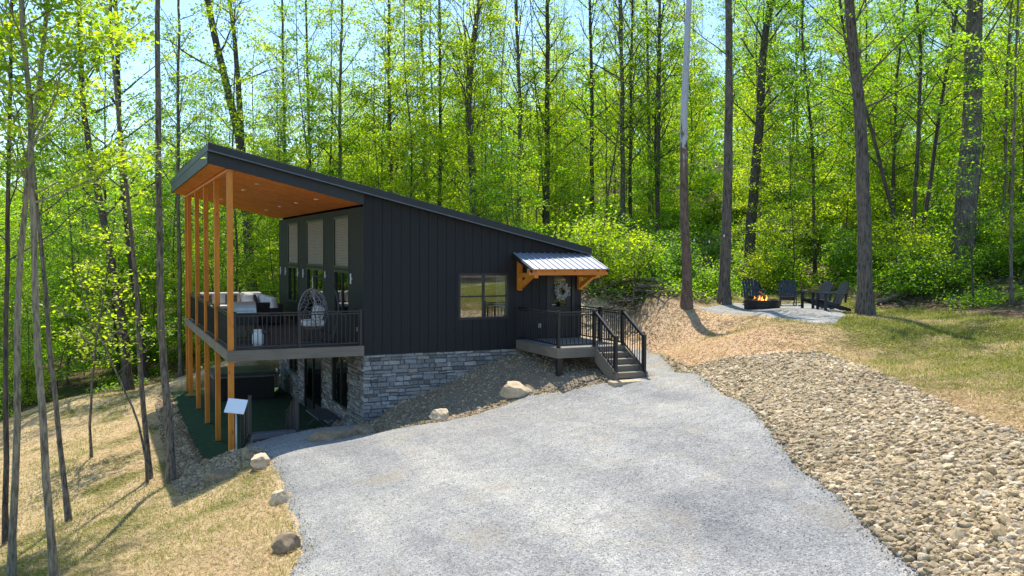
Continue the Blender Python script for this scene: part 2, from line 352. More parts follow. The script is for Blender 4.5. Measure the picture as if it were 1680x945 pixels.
# woods
for X, D, z in ((-60, 45, -7), (-35, 46, -5.5), (-20, 50, -3.9), (-10, 47, -2.4), (0, 46, .3), (8, 42, 1.6), (16, 36, 2.1), (30, 34, 3.6), (-60, 80, -5), (-30, 75, -3.2), (-12, 70, .2), (0, 65, 3.6), (14, 60, 6.0), (35, 55, 8), (70, 50, 11), (-60, 140, 4), (-20, 120, 6), (10, 110, 10), (50, 100, 14), (100, 90, 17), (-90, 170, 9), (0, 170, 17), (100, 170, 22), (45, 18, 3), (70, 0, 4), (-70, 0, -12), (20, 20, 1.3), (14, 24, .95), (0, -60, -3), (60, -60, 2), (-60, -60, -12)): cd_(X, D, z)
PT = np.array(pts)
def tps_fit(P, lam=0.02):
    n = len(P); d = np.linalg.norm(P[:, None, :2]-P[None, :, :2], axis=2)
    K = np.where(d > 0, d*d*np.log(d+1e-9), 0)+lam*np.eye(n)*10
    A = np.zeros((n+3, n+3)); A[:n, :n] = K; A[:n, n] = 1; A[:n, n+1:] = P[:, :2]; A[n, :n] = 1; A[n+1:, :n] = P[:, :2].T
    return np.linalg.solve(A, np.r_[P[:, 2], 0, 0, 0])
TW = tps_fit(PT)
def sm(x, a, b): t = np.clip((x-a)/(b-a), 0, 1); return t*t*(3-2*t)
_ph = rng.uniform(0, 6.28, (24, 2)); _kk = rng.normal(0, 1, (24, 2)); _kk /= np.linalg.norm(_kk, axis=1, keepdims=True)
def wav(x, y, f0, n=8, o=0):
    s = 0
    for i in range(n):
        k = _kk[(i+o) % 24]*f0*(1+0.35*i); s = s+np.sin(k[0]*x+k[1]*y+_ph[(i+o) % 24, 0])/(1+0.35*i)
    return s/3
PATIO = (-0.72, 3.6, -0.12, 13.3)
def H(x, y):
    x = np.asarray(x, float); y = np.asarray(y, float); sh = x.shape; X, Y = x.ravel(), y.ravel(); out = np.empty(len(X))
    for i in range(0, len(X), 20000):
        a, b = X[i:i+20000], Y[i:i+20000]
        d2 = (a[:, None]-PT[None, :, 0])**2+(b[:, None]-PT[None, :, 1])**2
        out[i:i+20000] = (0.5*d2*np.log(d2+1e-9))@TW[:-3]+TW[-3]+TW[-2]*a+TW[-1]*b
    far = sm(np.hypot(X-3, Y+2), 14, 60)
    out = out+wav(X, Y, 0.9, 8)*0.045+wav(X, Y, 0.16, 8, 5)*0.7*far
    dp = np.minimum(np.minimum(X-PATIO[0], PATIO[1]+3-X), np.minimum(Y-PATIO[2], PATIO[3]-Y))
    wp = sm(dp, -.22, .04)*sm(PATIO[1]+.3-X, -.2, 0)
    out = out*(1-wp)-2.96*wp
    inn = np.minimum(np.minimum(X-3.75, 10.2-X), np.minimum(Y-.12, 12.8-Y))
    out = np.where(inn > 0, np.minimum(out, -3.1), out)
    return out.reshape(sh)
def h1(x, y): return float(H(np.array([x]), np.array([y]))[0])
def hit(px, py, d0=8.0, d1=140.0):
    r = ray(px, py); t = np.concatenate([np.arange(d0, 45, .1), np.arange(45, d1, .5)])
    Q = CAM+r*t[:, None]; g = Q[:, 2]-H(Q[:, 0], Q[:, 1]); k = np.argmax(g < 0)
    if not (g < 0).any(): k = len(t)-1
    if k > 0:
        f = g[k-1]/(g[k-1]-g[k]+1e-9); tt = t[k-1]+f*(t[k]-t[k-1])
    else: tt = t[0]
    q = CAM+r*tt; return np.array([q[0], q[1], h1(q[0], q[1])])
def depth(x, y): return (x-CAM[0])*_s+(y-CAM[1])*_c
def side(x, y): return (x-CAM[0])*_c-(y-CAM[1])*_s
def W(X, D): p = CAM+np.array([_c, -_s, 0])*X+np.array([_s, _c, 0])*D; return (p[0], p[1])
def sdist(poly, x, y):
    """signed distance to polygon, positive inside"""
    P = np.array([q[:2] for q in poly]); x = np.asarray(x, float); y = np.asarray(y, float)
    d = np.full(x.shape, 1e9); ins = np.zeros(x.shape, bool); n = len(P)
    for i in range(n):
        a, b = P[i], P[(i+1) % n]; e = b-a; L = e@e+1e-12
        t = np.clip(((x-a[0])*e[0]+(y-a[1])*e[1])/L, 0, 1); d = np.minimum(d, np.hypot(x-a[0]-t*e[0], y-a[1]-t*e[1]))
        c = ((a[1] > y) != (b[1] > y)); xx = a[0]+(y-a[1])*e[0]/(e[1] if abs(e[1]) > 1e-12 else 1e-12); ins ^= c & (x < xx)
    return np.where(ins, d, -d)
def hp(*l): return [hit(*q) for q in l]

DRIVE = hp((480, 944), (497, 905), (478, 850), (462, 800), (448, 770), (428, 745)) + [np.array([.3, -.25, 0]), np.array([3.35, -.25, 0])] + hp((605, 713), (660, 702), (725, 692), (850, 653), (930, 641), (990, 629)) + [np.array([10.55, -3.5, 0]), np.array([10.75, -2.2, 0]), np.array([11.3, 1.5, 0]), np.array([12.3, 3.2, 0])] + hp((1066, 568), (1085, 583), (1140, 612), (1200, 650), (1270, 714), (1345, 788), (1430, 868), (1520, 944)) + [np.array([*W(5.0, 4), 0]), np.array([*W(5.2, -14), 0]), np.array([*W(-3.2, -14), 0]), np.array([*W(-3.4, 5), 0])]
BANK = hp((1085, 584), (1140, 612), (1200, 650), (1270, 714), (1345, 788), (1430, 868), (1520, 944)) + [np.array([*W(5.0, 4), 0]), np.array([*W(10, 4), 0]), np.array([*W(9.0, 9), 0])] + hp((1680, 715), (1590, 682), (1500, 642), (1420, 604), (1350, 578), (1260, 583), (1190, 590), (1150, 600))
BED = [np.array([3.4, .1, 0])] + hp((590, 716), (605, 713), (660, 702), (725, 692), (850, 653), (930, 641), (990, 629)) + [np.array([10.5, -3.5, 0]), np.array([10.9, -2.6, 0]), np.array([11.0, .3, 0]), np.array([3.5, .2, 0])]
STRIP = [np.array([-.72, 13.6, 0])] + [np.array([-.72, -.1, 0]), np.array([.1, -.35, 0])] + hp((392, 770), (372, 785), (330, 803), (300, 812), (287, 800), (268, 720), (258, 665), (270, 640))
PAD = hp((1140, 503), (1195, 499), (1255, 496), (1320, 497), (1375, 505), (1388, 516), (1370, 531), (1335, 531), (1290, 524), (1225, 516))
LAWN = hp((0, 690), (60, 668), (120, 651), (200, 642), (255, 630), (310, 616)) + [np.array([3, 17, 0]), np.array([8, 15.5, 0]), np.array([11.5, 13, 0])] + hp((962, 492), (1060, 494), (1126, 500), (1190, 495), (1290, 480), (1360, 478), (1420, 508), (1500, 503), (1600, 512), (1680, 526)) + [np.array([*W(20, 17), 0]), np.array([*W(24, -8), 0]), np.array([*W(-14, -8), 0]), np.array([*W(-20, 18), 0])]

def axis(lo, f0, f1, hi, step):
    a = list(np.arange(f0, f1, step)); s = step; q = f1
    while q < hi: a.append(q); s *= 1.14; q += s
    a.append(hi); s = step; q = f0; pre = []
    while q > lo: s *= 1.14; q -= s; pre.append(max(q, lo))
    return np.array(sorted(set(pre))+a)
gx = axis(-260, -16, 22, 260, .16); gy = axis(-200, -14, 20, 330, .16)
GX, GY = np.meshgrid(gx, gy); GZ = H(GX, GY)
nx, ny = len(gx), len(gy)
idx = np.arange(nx*ny).reshape(ny, nx)
GF = np.stack([idx[:-1, :-1], idx[:-1, 1:], idx[1:, 1:], idx[1:, :-1]], -1).reshape(-1, 4)
wob = wav(GX, GY, 2.2, 8, 3)*.25
dl = sdist(LAWN, GX, GY)+wob*1.2
forest = 1-sm(dl, -.4, .5)
sdd, xx = side(GX, GY), depth(GX, GY)
green = np.where(sdd > 5.5, .20+.62*sm(sdd, 7, 10), .0)+np.where(sdd < -4, .42+.30*sm(-sdd, 5, 9)*sm(-xx, -22, -15), 0)
pink = sm(sdd, 3.0, 4.5)*(1-sm(sdd, 6.6, 9.0))*sm(xx, 18, 22)*(1-sm(xx, 30, 36))*.85+.35*sm(sdd, -7, -4)*(1-sm(sdd, 0, 3))*(1-sm(xx, 19, 23))
cols = np.stack([green, forest, np.clip(pink+wob*.15, 0, 1)], -1).reshape(-1, 3)
tag(link('ground', np_mesh('ground', np.stack([GX, GY, GZ], -1).reshape(-1, 3), GF, M['ground'], cols, smooth=True)), kind='structure', label='straw covered lawn and forest floor of the hillside')

def sheet(name, poly, m, step=.12, lift=.03, wobble=.1, drop=.10):
    P = np.array([q[:2] for q in poly]); x0, y0 = P.min(0)-.3; x1, y1 = P.max(0)+.3
    X, Y = np.meshgrid(np.arange(x0, x1, step), np.arange(y0, y1, step)); d = sdist(poly, X, Y)+wav(X, Y, 5, 8, 2)*wobble
    Z = H(X, Y)+np.where(d > 0, lift*sm(d, 0, .25)+.004, -drop*sm(-d, 0, .2))
    ny, nx = X.shape; id_ = np.arange(nx*ny).reshape(ny, nx)
    F = np.stack([id_[:-1, :-1], id_[:-1, 1:], id_[1:, 1:], id_[1:, :-1]], -1).reshape(-1, 4)
    F = F[(d.ravel()[F].max(1) > -.15)]
    used = np.unique(F); mp = np.full(nx*ny, -1); mp[used] = np.arange(len(used))
    V = np.stack([X, Y, Z], -1).reshape(-1, 3)[used]
    return link(name, np_mesh(name, V, mp[F], m, smooth=True))
tag(sheet('driveway', DRIVE, M['gravel'], .13), kind='structure', label='pale grey crushed gravel driveway')
tag(sheet('fire_pit_gravel', PAD, M['gravel2'], .1, .03, .12), kind='structure', label='blue grey gravel pad around the fire pit')
b = MB(); b.box(-.70, 3.50, -.10, 13.3, -3.0, -2.93); tag(b.build('patio_turf', M['turf']), kind='structure', label='green artificial turf patio under the deck')

# ------------------------------------------------------------------ rocks, blades
def ico(n=2):
    import bmesh
    b = bmesh.new(); bmesh.ops.create_icosphere(b, subdivisions=n, radius=1); V = np.array([v.co[:] for v in b.verts]); F = np.array([[v.index for v in f.verts] for f in b.faces]); b.free(); return V, F
ICOV, ICOF = ico(); ICOV1, ICOF1 = ico(1)
def rock_shapes(n, sd, base=None):
    r = np.random.default_rng(sd); out = []
    for _ in range(n):
        V = (ICOV if base is None else base).copy()
        for _ in range(9):
            d = r.normal(0, 1, 3); d /= np.linalg.norm(d); c = r.uniform(.45, .85); t = V@d; V = V-np.outer(np.maximum(t-c, 0), d)
        V *= np.array([1, r.uniform(.6, .95), r.uniform(.4, .75)])
        out.append(V)
    return out
RS = rock_shapes(14, 5); RS1 = rock_shapes(14, 6, ICOV1*1.12)
def sample_poly(poly, n, r, dens=None):
    P = np.array([q[:2] for q in poly]); lo, hi = P.min(0), P.max(0); res = []
    while sum(map(len, res)) < n:
        Q = r.uniform(lo, hi, (n*2, 2)); k = sdist(poly, Q[:, 0], Q[:, 1]) > -.05
        if dens is not None: k &= r.uniform(0, 1, len(Q)) < dens(Q[:, 0], Q[:, 1])
        res.append(Q[k])
    return np.concatenate(res)[:n]
def rocks(name, poly, n, smin, smax, pal, sd, label, dens=None, sink=.2, lift=0.0, ext=None):
    r = np.random.default_rng(sd); Q = sample_poly(poly, n, r, dens); z = H(Q[:, 0], Q[:, 1])
    sz = smin*(smax/smin)**(r.uniform(0, 1, n)**2.2)
    if ext is not None: Q = np.r_[Q, ext]; 
    pal = np.array(pal); V = []; F = []; C = []; off = 0
    q = r.normal(0, 1, (n, 4))*np.array([1, .22, .22, 1]); q /= np.linalg.norm(q, axis=1, keepdims=True); w_, x_, y_, z_ = q.T
    R = np.stack([1-2*(y_*y_+z_*z_), 2*(x_*y_-z_*w_), 2*(x_*z_+y_*w_), 2*(x_*y_+z_*w_), 1-2*(x_*x_+z_*z_), 2*(y_*z_-x_*w_), 2*(x_*z_-y_*w_), 2*(y_*z_+x_*w_), 1-2*(x_*x_+y_*y_)], 1).reshape(n, 3, 3)
    pos = np.stack([Q[:, 0], Q[:, 1], z+sz*.5*(.6-sink)+lift*r.uniform(0, 1, n)], 1); big = sz*18 > depth(Q[:, 0], Q[:, 1])*.075; tint = pal[r.integers(len(pal), size=n)]*r.uniform(.7, 1.2, (n, 1))*(1+.22*np.clip(wav(Q[:, 0], Q[:, 1], .9, 8, 6)+wav(Q[:, 0], Q[:, 1], 2.4, 8, 2)*.6, -1.4, .8))[:, None]; sz = sz*np.where(r.uniform(0, 1, n) > .988, r.uniform(1.5, 2.2, n), 1)*(1-.18*np.clip(wav(Q[:, 0], Q[:, 1], .7, 8, 9), -1, 1))
    for shapes, faces, fl in ((RS, ICOF, big), (RS1, ICOF1, ~big)):
        for k in range(14):
            m = np.where(fl & (np.arange(n) % 14 == k))[0]
            if not len(m): continue
            nv = len(shapes[k]); A = np.einsum('vj,nij->nvi', shapes[k], R[m])*(sz[m]*.62)[:, None, None]+pos[m][:, None]
            V.append(A.reshape(-1, 3)); F.append((faces[None]+(off+np.arange(len(m))*nv)[:, None, None]).reshape(-1, 3)); off += nv*len(m); C.append(np.repeat(tint[m], nv, 0))
    o = link(name, np_mesh(name, np.concatenate(V), np.concatenate(F), M['rock'], np.concatenate(C))); return tag(o, label, kind='stuff')
PALT = [(.48, .37, .215), (.54, .43, .27), (.40, .30, .17), (.60, .50, .35), (.33, .25, .145), (.50, .385, .235), (.42, .33, .215)]
PALG = [(.34, .255, .155), (.40, .31, .195), (.24, .18, .11), (.46, .36, .23), (.33, .24, .14)]
def dn(x, y): return np.clip((30/np.maximum(depth(x, y), 7))**1.0*.28, .16, 1)
M['fines'] = simple('tan stone fines', (.25, .19, .115), .95, 0, .4, 30, .8, 60)
tag(sheet('bank_fines', BANK, M['fines'], .15, .02, .15), kind='structure', label='tan gravel fines under the bank rubble')
M['fines2'] = simple('brown stone fines', (.22, .175, .12), .95, 0, .3, 30, .8, 60)
tag(sheet('bed_fines', BED, M['fines2'], .15, .018, .05), kind='structure', label='brown fines under the rock bed')
tag(sheet('strip_fines', STRIP, M['fines2'], .15, .018, .05), kind='structure', label='brown fines under the rock strip')
rocks('bank_rubble', BANK, 90000, .032, .125, PALT, 11, 'tan river rock rubble covering the bank beside the driveway', dn)
rocks('bed_rubble', BED, 16000, .03, .11, PALG, 12, 'brown grey crushed rock bed along the stone foundation')
rocks('strip_rubble', STRIP, 16000, .035, .12, PALG, 13, 'brown rock strip along the edge of the turf patio')

def blades(name, poly, n, sd, label, colf, dens=None, hgt=(.03, .09), flat=.7, excl=(), lmin=.08, lmax=.26, wid=.0045):
    r = np.random.default_rng(sd); Q = sample_poly(poly, n, r, dens)
    for e in excl:
        Q = Q[sdist(e, Q[:, 0], Q[:, 1]) < -.02]
    n = len(Q); z = H(Q[:, 0], Q[:, 1]); a = r.uniform(0, 6.28, n); L = r.uniform(lmin, lmax, n)
    col, up = colf(Q[:, 0], Q[:, 1], r)
    el = np.where(up, r.uniform(.25, 1.15, n), r.uniform(-.06, .25, n)); L = np.where(up, L*.5, L*.85)
    d = np.stack([np.cos(a)*np.cos(el), np.sin(a)*np.cos(el), np.sin(el)], 1)
    sv = np.stack([-np.sin(a), np.cos(a), 0*a], 1)*(wid*r.uniform(.7, 1.6, n)*np.clip(depth(Q[:, 0], Q[:, 1])/14, .8, 2))[:, None]
    p = np.stack([Q[:, 0], Q[:, 1], z+r.uniform(0.0, .03, n)], 1)
    V = np.stack([p-sv, p+sv, p+d*L[:, None]], 1).reshape(-1, 3); F = np.arange(3*n).reshape(-1, 3)
    return tag(link(name, np_mesh(name, V, F, M['blades'], np.repeat(col, 3, 0))), label, kind='stuff')
def straw_col(grn):
    def f(x, y, r):
        n = len(x); g = wav(x, y, 1.1, 8, 1)*.45+wav(x, y, 3.3, 8, 9)*.2+grn(x, y)
        up = r.uniform(0, 1, n) < np.clip(g, .02, .85)
        s = np.array([(.66, .52, .32), (.56, .43, .24), (.74, .62, .42), (.44, .32, .17)])[r.integers(4, size=n)]
        q = np.array([(.24, .28, .035), (.32, .34, .06), (.17, .22, .03), (.42, .40, .12)])[r.integers(4, size=n)]
        return np.where(up[:, None], q, s)*r.uniform(.75, 1.2, (n, 1)), up
    return f
LEFTP = hp((0, 690), (120, 652), (255, 632), (272, 640), (262, 690), (290, 808), (380, 785), (425, 750), (452, 800), (470, 850), (490, 905), (475, 944)) + [np.array([*W(-4, 8), 0]), np.array([*W(-12, 8), 0]), np.array([*W(-18, 16), 0])]
RIGHTP = hp((962, 494), (1060, 496), (1126, 502), (1190, 497), (1290, 482), (1360, 480), (1420, 510), (1500, 505), (1600, 514), (1680, 528)) + [np.array([*W(17, 17), 0]), np.array([*W(13, 8), 0])] + hp((1680, 715), (1500, 642), (1420, 604), (1350, 578), (1190, 590), (1150, 600), (1085, 584), (1050, 560), (1000, 530))
def dl_(x, y): return np.clip((16/np.maximum(depth(x, y), 9))**2, .08, 1)
blades('dry_grass', LEFTP, 190000, 21, 'loose straw with sprouting grass on the slope below the driveway', straw_col(lambda x, y: .25+.40*sm(-side(x, y), 4.5, 9)*sm(-depth(x, y), -24, -15)), dl_, excl=(STRIP, DRIVE))
blades('lawn_grass', RIGHTP, 170000, 22, 'thin yellow green grass and straw on the upper lawn', straw_col(lambda x, y: .0+.60*sm(side(x, y), 6.8, 10)), dl_, excl=(BANK, DRIVE, PAD))
def weed_col(x, y, r):
    n = len(x); return np.array([(.20, .26, .04), (.28, .32, .06), (.14, .20, .03)])[r.integers(3, size=n)]*r.uniform(.8, 1.2, (n, 1)), np.ones(n, bool)
blades('bank_weeds', BANK, 2600, 24, 'thin green weeds sprouting between the stones of the bank', weed_col, lambda x, y: (wav(x, y, 1.0, 8, 14) > .75)*1.0+.01, lmin=.12, lmax=.34)
blades('drive_edge_weeds', DRIVE, 2600, 25, 'straw and weeds straying onto the edge of the gravel drive', straw_col(lambda x, y: .35+0*x), lambda x, y: ((sdist(DRIVE, x, y) < .22) & (depth(x, y) > 8))*1.0, lmin=.08, lmax=.25)
# crushed stone pieces on the drive
def pebbles():
    r = np.random.default_rng(31); n = 26000
    Q = sample_poly(DRIVE, n, r, lambda x, y: np.clip((11/np.maximum(depth(x, y), 8))**2, 0, 1)*(depth(x, y) > 9)); z = H(Q[:, 0], Q[:, 1])+.032
    T = np.array([(1, 0, -.4), (-.5, .87, -.4), (-.5, -.87, -.4), (0.1, 0, .7)])
    TF = np.array([(0, 1, 3), (1, 2, 3), (2, 0, 3)])
    s = r.uniform(.008, .022, n); a = r.uniform(0, 6.28, n); c, q = np.cos(a), np.sin(a)
    V = np.empty((n, 4, 3)); J = T[None]*r.uniform(.6, 1.3, (n, 4, 1))
    V[:, :, 0] = (J[:, :, 0]*c[:, None]-J[:, :, 1]*q[:, None])*s[:, None]+Q[:, :1]; V[:, :, 1] = (J[:, :, 0]*q[:, None]+J[:, :, 1]*c[:, None])*s[:, None]+Q[:, 1:]; V[:, :, 2] = J[:, :, 2]*s[:, None]+z[:, None]
    F = (TF[None]+4*np.arange(n)[:, None, None]).reshape(-1, 3)
    g = r.choice([.16, .28, .38, .46, .56], n)[:, None]*np.array([[1, 1.01, 1.03]])
    tag(link('loose_gravel', np_mesh('loose_gravel', V.reshape(-1, 3), F, M['rock'], np.repeat(g, 4, 0))), 'loose grey crushed stone lying on the driveway', kind='stuff')
pebbles()
# ------------------------------------------------------------------ cabin
ZS = lambda a: 4.7249-.2346*a                                   # underside of the sloping roof
ZT = lambda a: ZS(a)+.285                                       # underside of the roof's edge strip
cabin = empty('cabin', (3.53, 0, -.27), 'modern black board cabin with steep single-pitch roof, raised deck and stone base', 'cabin')
XL, XR, YB = 3.53, 10.36, 13.0

def boards(mb, axis, c0, c1, u0, u1, zlo, zhi, holes=(), bw=.27, gap=.009):
    """vertical boards on a wall; axis 1: wall at constant y (u = x), axis 0: wall at constant x (u = y)"""
    cuts = set([u0, u1]); u = u0
    while u < u1: cuts.add(round(u, 4)); u += bw
    for h in holes: cuts.add(h[0]); cuts.add(h[1])
    cuts = sorted(cuts); gaps = set(round(u0+i*bw, 4) for i in range(500))
    for a, b_ in zip(cuts[:-1], cuts[1:]):
        if b_-a < .004: continue
        e0 = a+(gap/2 if a in gaps and a != u0 else 0); e1 = b_-(gap/2 if b_ in gaps and b_ != u1 else 0)
        if e1 <= e0: continue
        segs = [(zlo, None)]; mid = (a+b_)/2; sp = sorted([h for h in holes if h[0] < mid < h[1]], key=lambda h: h[2])
        lo = zlo; spans = []
        for h in sp: spans.append((lo, h[2], h[2])); lo = h[3]
        spans.append((lo, zhi(e0), zhi(e1)))
        for l, ta, tb in spans:
            if min(ta, tb)-l < .01: continue
            P = lambda u, c, z: (u, c, z) if axis == 1 else (c, u, z)
            v = [P(e0, c0, l), P(e1, c0, l), P(e1, c1, l), P(e0, c1, l), P(e0, c0, ta), P(e1, c0, tb), P(e1, c1, tb), P(e0, c1, ta)]
            mb.add(v, [(0, 1, 2, 3), (4, 5, 6, 7), (0, 1, 5, 4), (1, 2, 6, 5), (2, 3, 7, 6), (3, 0, 4, 7)])
FH = [(6.354, 7.888, .66, 1.95), (9.22, 10.08, .0, 2.05)]
LH = [(9.11, 11.02, .70, 2.0), (9.11, 11.02, 2.12, 3.62), (4.91, 7.54, .03, 2.0), (4.91, 7.54, 2.12, 3.62), (1.64, 3.43, .70, 2.0), (1.64, 3.43, 2.12, 3.62)]
b = MB(); boards(b, 1, 0.0, .03, XL, XR, -.27, lambda a: ZT(a)-.002, FH); boards(b, 1, .032, .14, XL+.03, XR-.03, -.27, lambda a: ZT(a)-.004, FH, bw=50, gap=0)
b.build('wall', M['siding'], cabin)
b = MB(); boards(b, 0, XL, XL+.028, .034, YB, -.27, lambda y: ZS(XL)-.06, LH); boards(b, 0, XL+.03, XL+.14, .145, YB, -.27, lambda y: ZS(XL)-.07, LH, bw=50, gap=0)
b.build('wall', M['siding'], cabin)
b = MB(); boards(b, 0, XR-.13, XR, .15, YB, -.5, lambda y: ZT(XR)-.01); b.build('wall', M['siding'], cabin)
b = MB(); boards(b, 1, YB-.13, YB, XL+.15, XR-.14, -.3, lambda a: ZT(a)-.01); b.build('wall', M['siding'], cabin)
b = MB(); b.box(XL+.15, XR-.15, .15, YB-.15, -.2, -.02); b.box(XL+.15, XR-.15, 3.6, 3.7, -.02, 2.4); b.box(7.95, 8.02, .15, 3.6, -.02, 2.4); b.build('interior_floor', M['interior'], cabin)
# roof
roof = MB()
def slab(mb, x0, x1, y0, y1, f0, f1):
    v = [(x0, y0, f0(x0)), (x1, y0, f0(x1)), (x1, y1, f0(x1)), (x0, y1, f0(x0)), (x0, y0, f1(x0)), (x1, y0, f1(x1)), (x1, y1, f1(x1)), (x0, y1, f1(x0))]
    mb.add(v, [(0, 1, 2, 3), (4, 5, 6, 7), (0, 1, 5, 4), (1, 2, 6, 5), (2, 3, 7, 6), (3, 0, 4, 7)])
slab(roof, -.55, 10.59, -.2335, 13.35, lambda a: ZS(a)+.287, lambda a: ZS(a)+.47)
for i in range(34):
    y = -.2+i*.41; slab(roof, -.55, 10.59, y-.018, y+.018, lambda a: ZS(a)+.472, lambda a: ZS(a)+.50)
roof = roof.build('roof', M['roofblack'], cabin, bevel=.006)
b = MB(); slab(b, -.55, 10.59, -.245, -.2355, lambda a: ZS(a)+.275, lambda a: ZS(a)+.31)
b.build('drip_edge', simple('dull steel drip edge', (.10, .11, .12), .35, .6), roof)
b = MB(); slab(b, -.52, XL+.0, -.05, -.0, lambda a: ZS(a)-.02, lambda a: ZS(a)+.284); b.build('fascia', M['roofblack'], roof)
b = MB(); slab(b, -.545, -.50, .002, 13.2, lambda a: ZS(-.52)-.02, lambda a: ZS(-.52)+.284); b.build('fascia', M['roofblack'], roof)
b = MB()
x = -.498
while x < XL-.02:
    x2 = min(x+.14, XL-.002); slab(b, x, x2-.006, .004, 13.18, lambda a: ZS(a)-.0, lambda a: ZS(a)+.03); x += .14
slab(b, -.498, XL, .004, 13.18, lambda a: ZS(a)+.032, lambda a: ZS(a)+.10)
b.build('soffit', M['soffit'], roof)
b = MB(); b.box(-.085, .085, .01, 13.0, ZS(0)-.10, ZS(0)-.022); b.build('beam', M['soffit'], cabin, bevel=.006)
lamp = simple('pale lamp glass', (.85, .82, .75), .4)
for px, py in ((423, 302), (401, 311.6), (364, 327), (520, 327), (487, 333), (460, 339), (437.5, 345)):
    r = ray(px, py); t = (ZS(CAM[0])-CAM[2])/(r[2]+.2346*r[0]); p = CAM+r*t
    c = MB(); c.tube([(p[0], p[1], p[2]-.012), (p[0], p[1], p[2]+.01)], [.085, .085], 16); c.build('ceiling_light', lamp, roof)

def window(kind, axis, c, u0, u1, z0, z1, cols=1, rows=1, glass='glass', fw=.04, dep=.09, parent=cabin):
    """frame ring with mullions, set in the wall at coordinate c (outer face)"""
    P = lambda ua, ub, za, zb, ca, cb: (ua, ub, ca, cb, za, zb) if axis == 1 else (ca, cb, ua, ub, za, zb)
    f = MB(); f.box(*P(u0-.03, u1+.03, z0-.03, z0+fw, c-.012, c+dep)); f.box(*P(u0-.03, u1+.03, z1-fw, z1+.03, c-.012, c+dep))
    f.box(*P(u0-.03, u0+fw, z0+fw, z1-fw, c-.012, c+dep)); f.box(*P(u1-fw, u1+.03, z0+fw, z1-fw, c-.012, c+dep))
    for i in range(1, cols):
        u = u0+(u1-u0)*i/cols; f.box(*P(u-.032, u+.032, z0+fw, z1-fw, c+.005, c+dep-.02))
    for i in range(1, rows):
        z = z0+(z1-z0)*i/rows
        for k in range(cols):
            a = u0+(u1-u0)*k/cols+.05; e = u0+(u1-u0)*(k+1)/cols-.05; f.box(*P(a, e, z-.022, z+.022, c+.01, c+dep-.03))
    fo = f.build(kind, M['frame'], parent)
    g = MB(); g.box(*P(u0+.01, u1-.01, z0+.01, z1-.01, c+.045, c+.052)); g.build('pane', M[glass], fo)
    return fo
fw = window('window', 1, 0, 6.354, 7.888, .66, 1.95, 2, 2)
for u0, u1 in ((6.38, 6.46), (7.56, 7.86)):
    b = MB(); n = 26
    pts_ = [(u0+(u1-u0)*i/n, .12+.018*math.sin(i*1.9)) for i in range(n+1)]
    b.prism(pts_+[(x, y+.006) for x, y in pts_[::-1]], 2, .68, 1.93); b.build('curtain', M['curtain'], fw)
for y0, y1, nm, z0, cl in ((9.11, 11.02, 'window', .70, 2), (4.91, 7.54, 'patio_door', .03, 2), (1.64, 3.43, 'window', .70, 2)):
    window(nm, 0, XL, y0, y1, z0, 2.0, cl, 1, 'darkglass')
    u = window('window', 0, XL, y0, y1, 2.12, 3.62, 1, 1, 'glass')
    u.children[0].data.materials[0] = M['darkglass']
    b = MB(); n = 30
    for k in range(n): z = 2.14+k*1.46/n; b.box(XL+.018, XL+.03, y0+.06, y1-.06, z, z+1.46/n-.006)
    b.build('shade', M['shade'], u)
for y in (12.45, 9.0, 8.0, 4.55, 1.25, 11.4):
    b = MB(); b.tube([(XL-.04, y, 1.66), (XL-.04, y, 1.96)], .022, 10); b.box(XL-.03, XL-.001, y-.015, y+.015, 1.78, 1.84); b.build('wall_light', simple('frosted light tube', (.7, .7, .66), .4), cabin)
b = MB(); b.box(XL-.02, XL-.001, .62, .70, .34, .46); b.build('outlet', M['pole'], cabin)
b = MB(); b.box(8.90, 8.98, -.02, -.001, .33, .46); b.build('outlet', M['pole'], cabin)
# front door under the canopy
b = MB(); b.box(9.27, 10.03, .03, .075, 0.02, .95); b.box(9.27, 9.45, .03, .075, .95, 2.0); b.box(9.85, 10.03, .03, .075, .95, 2.0); b.box(9.45, 9.85, .03, .075, 1.88, 2.0)
door = b.build('front_door', M['door'], cabin)
b = MB(); b.box(9.45, 9.85, .045, .055, .95, 1.88); b.build('pane', M['darkglass'], door)
b = MB(); b.tube([(9.34, .03, 1.02), (9.34, -.05, 1.02)], .012, 8); b.tube([(9.34, -.05, 1.02), (9.44, -.05, 1.02)], .012, 8); b.build('handle', M['pole'], door)
b = MB(); b.box(9.18, 9.27, -.015, .09, 0, 2.08); b.box(10.03, 10.12, -.015, .09, 0, 2.08); b.box(9.27, 10.03, -.015, .09, 2.0, 2.08); b.build('door_frame', M['frame'], door)

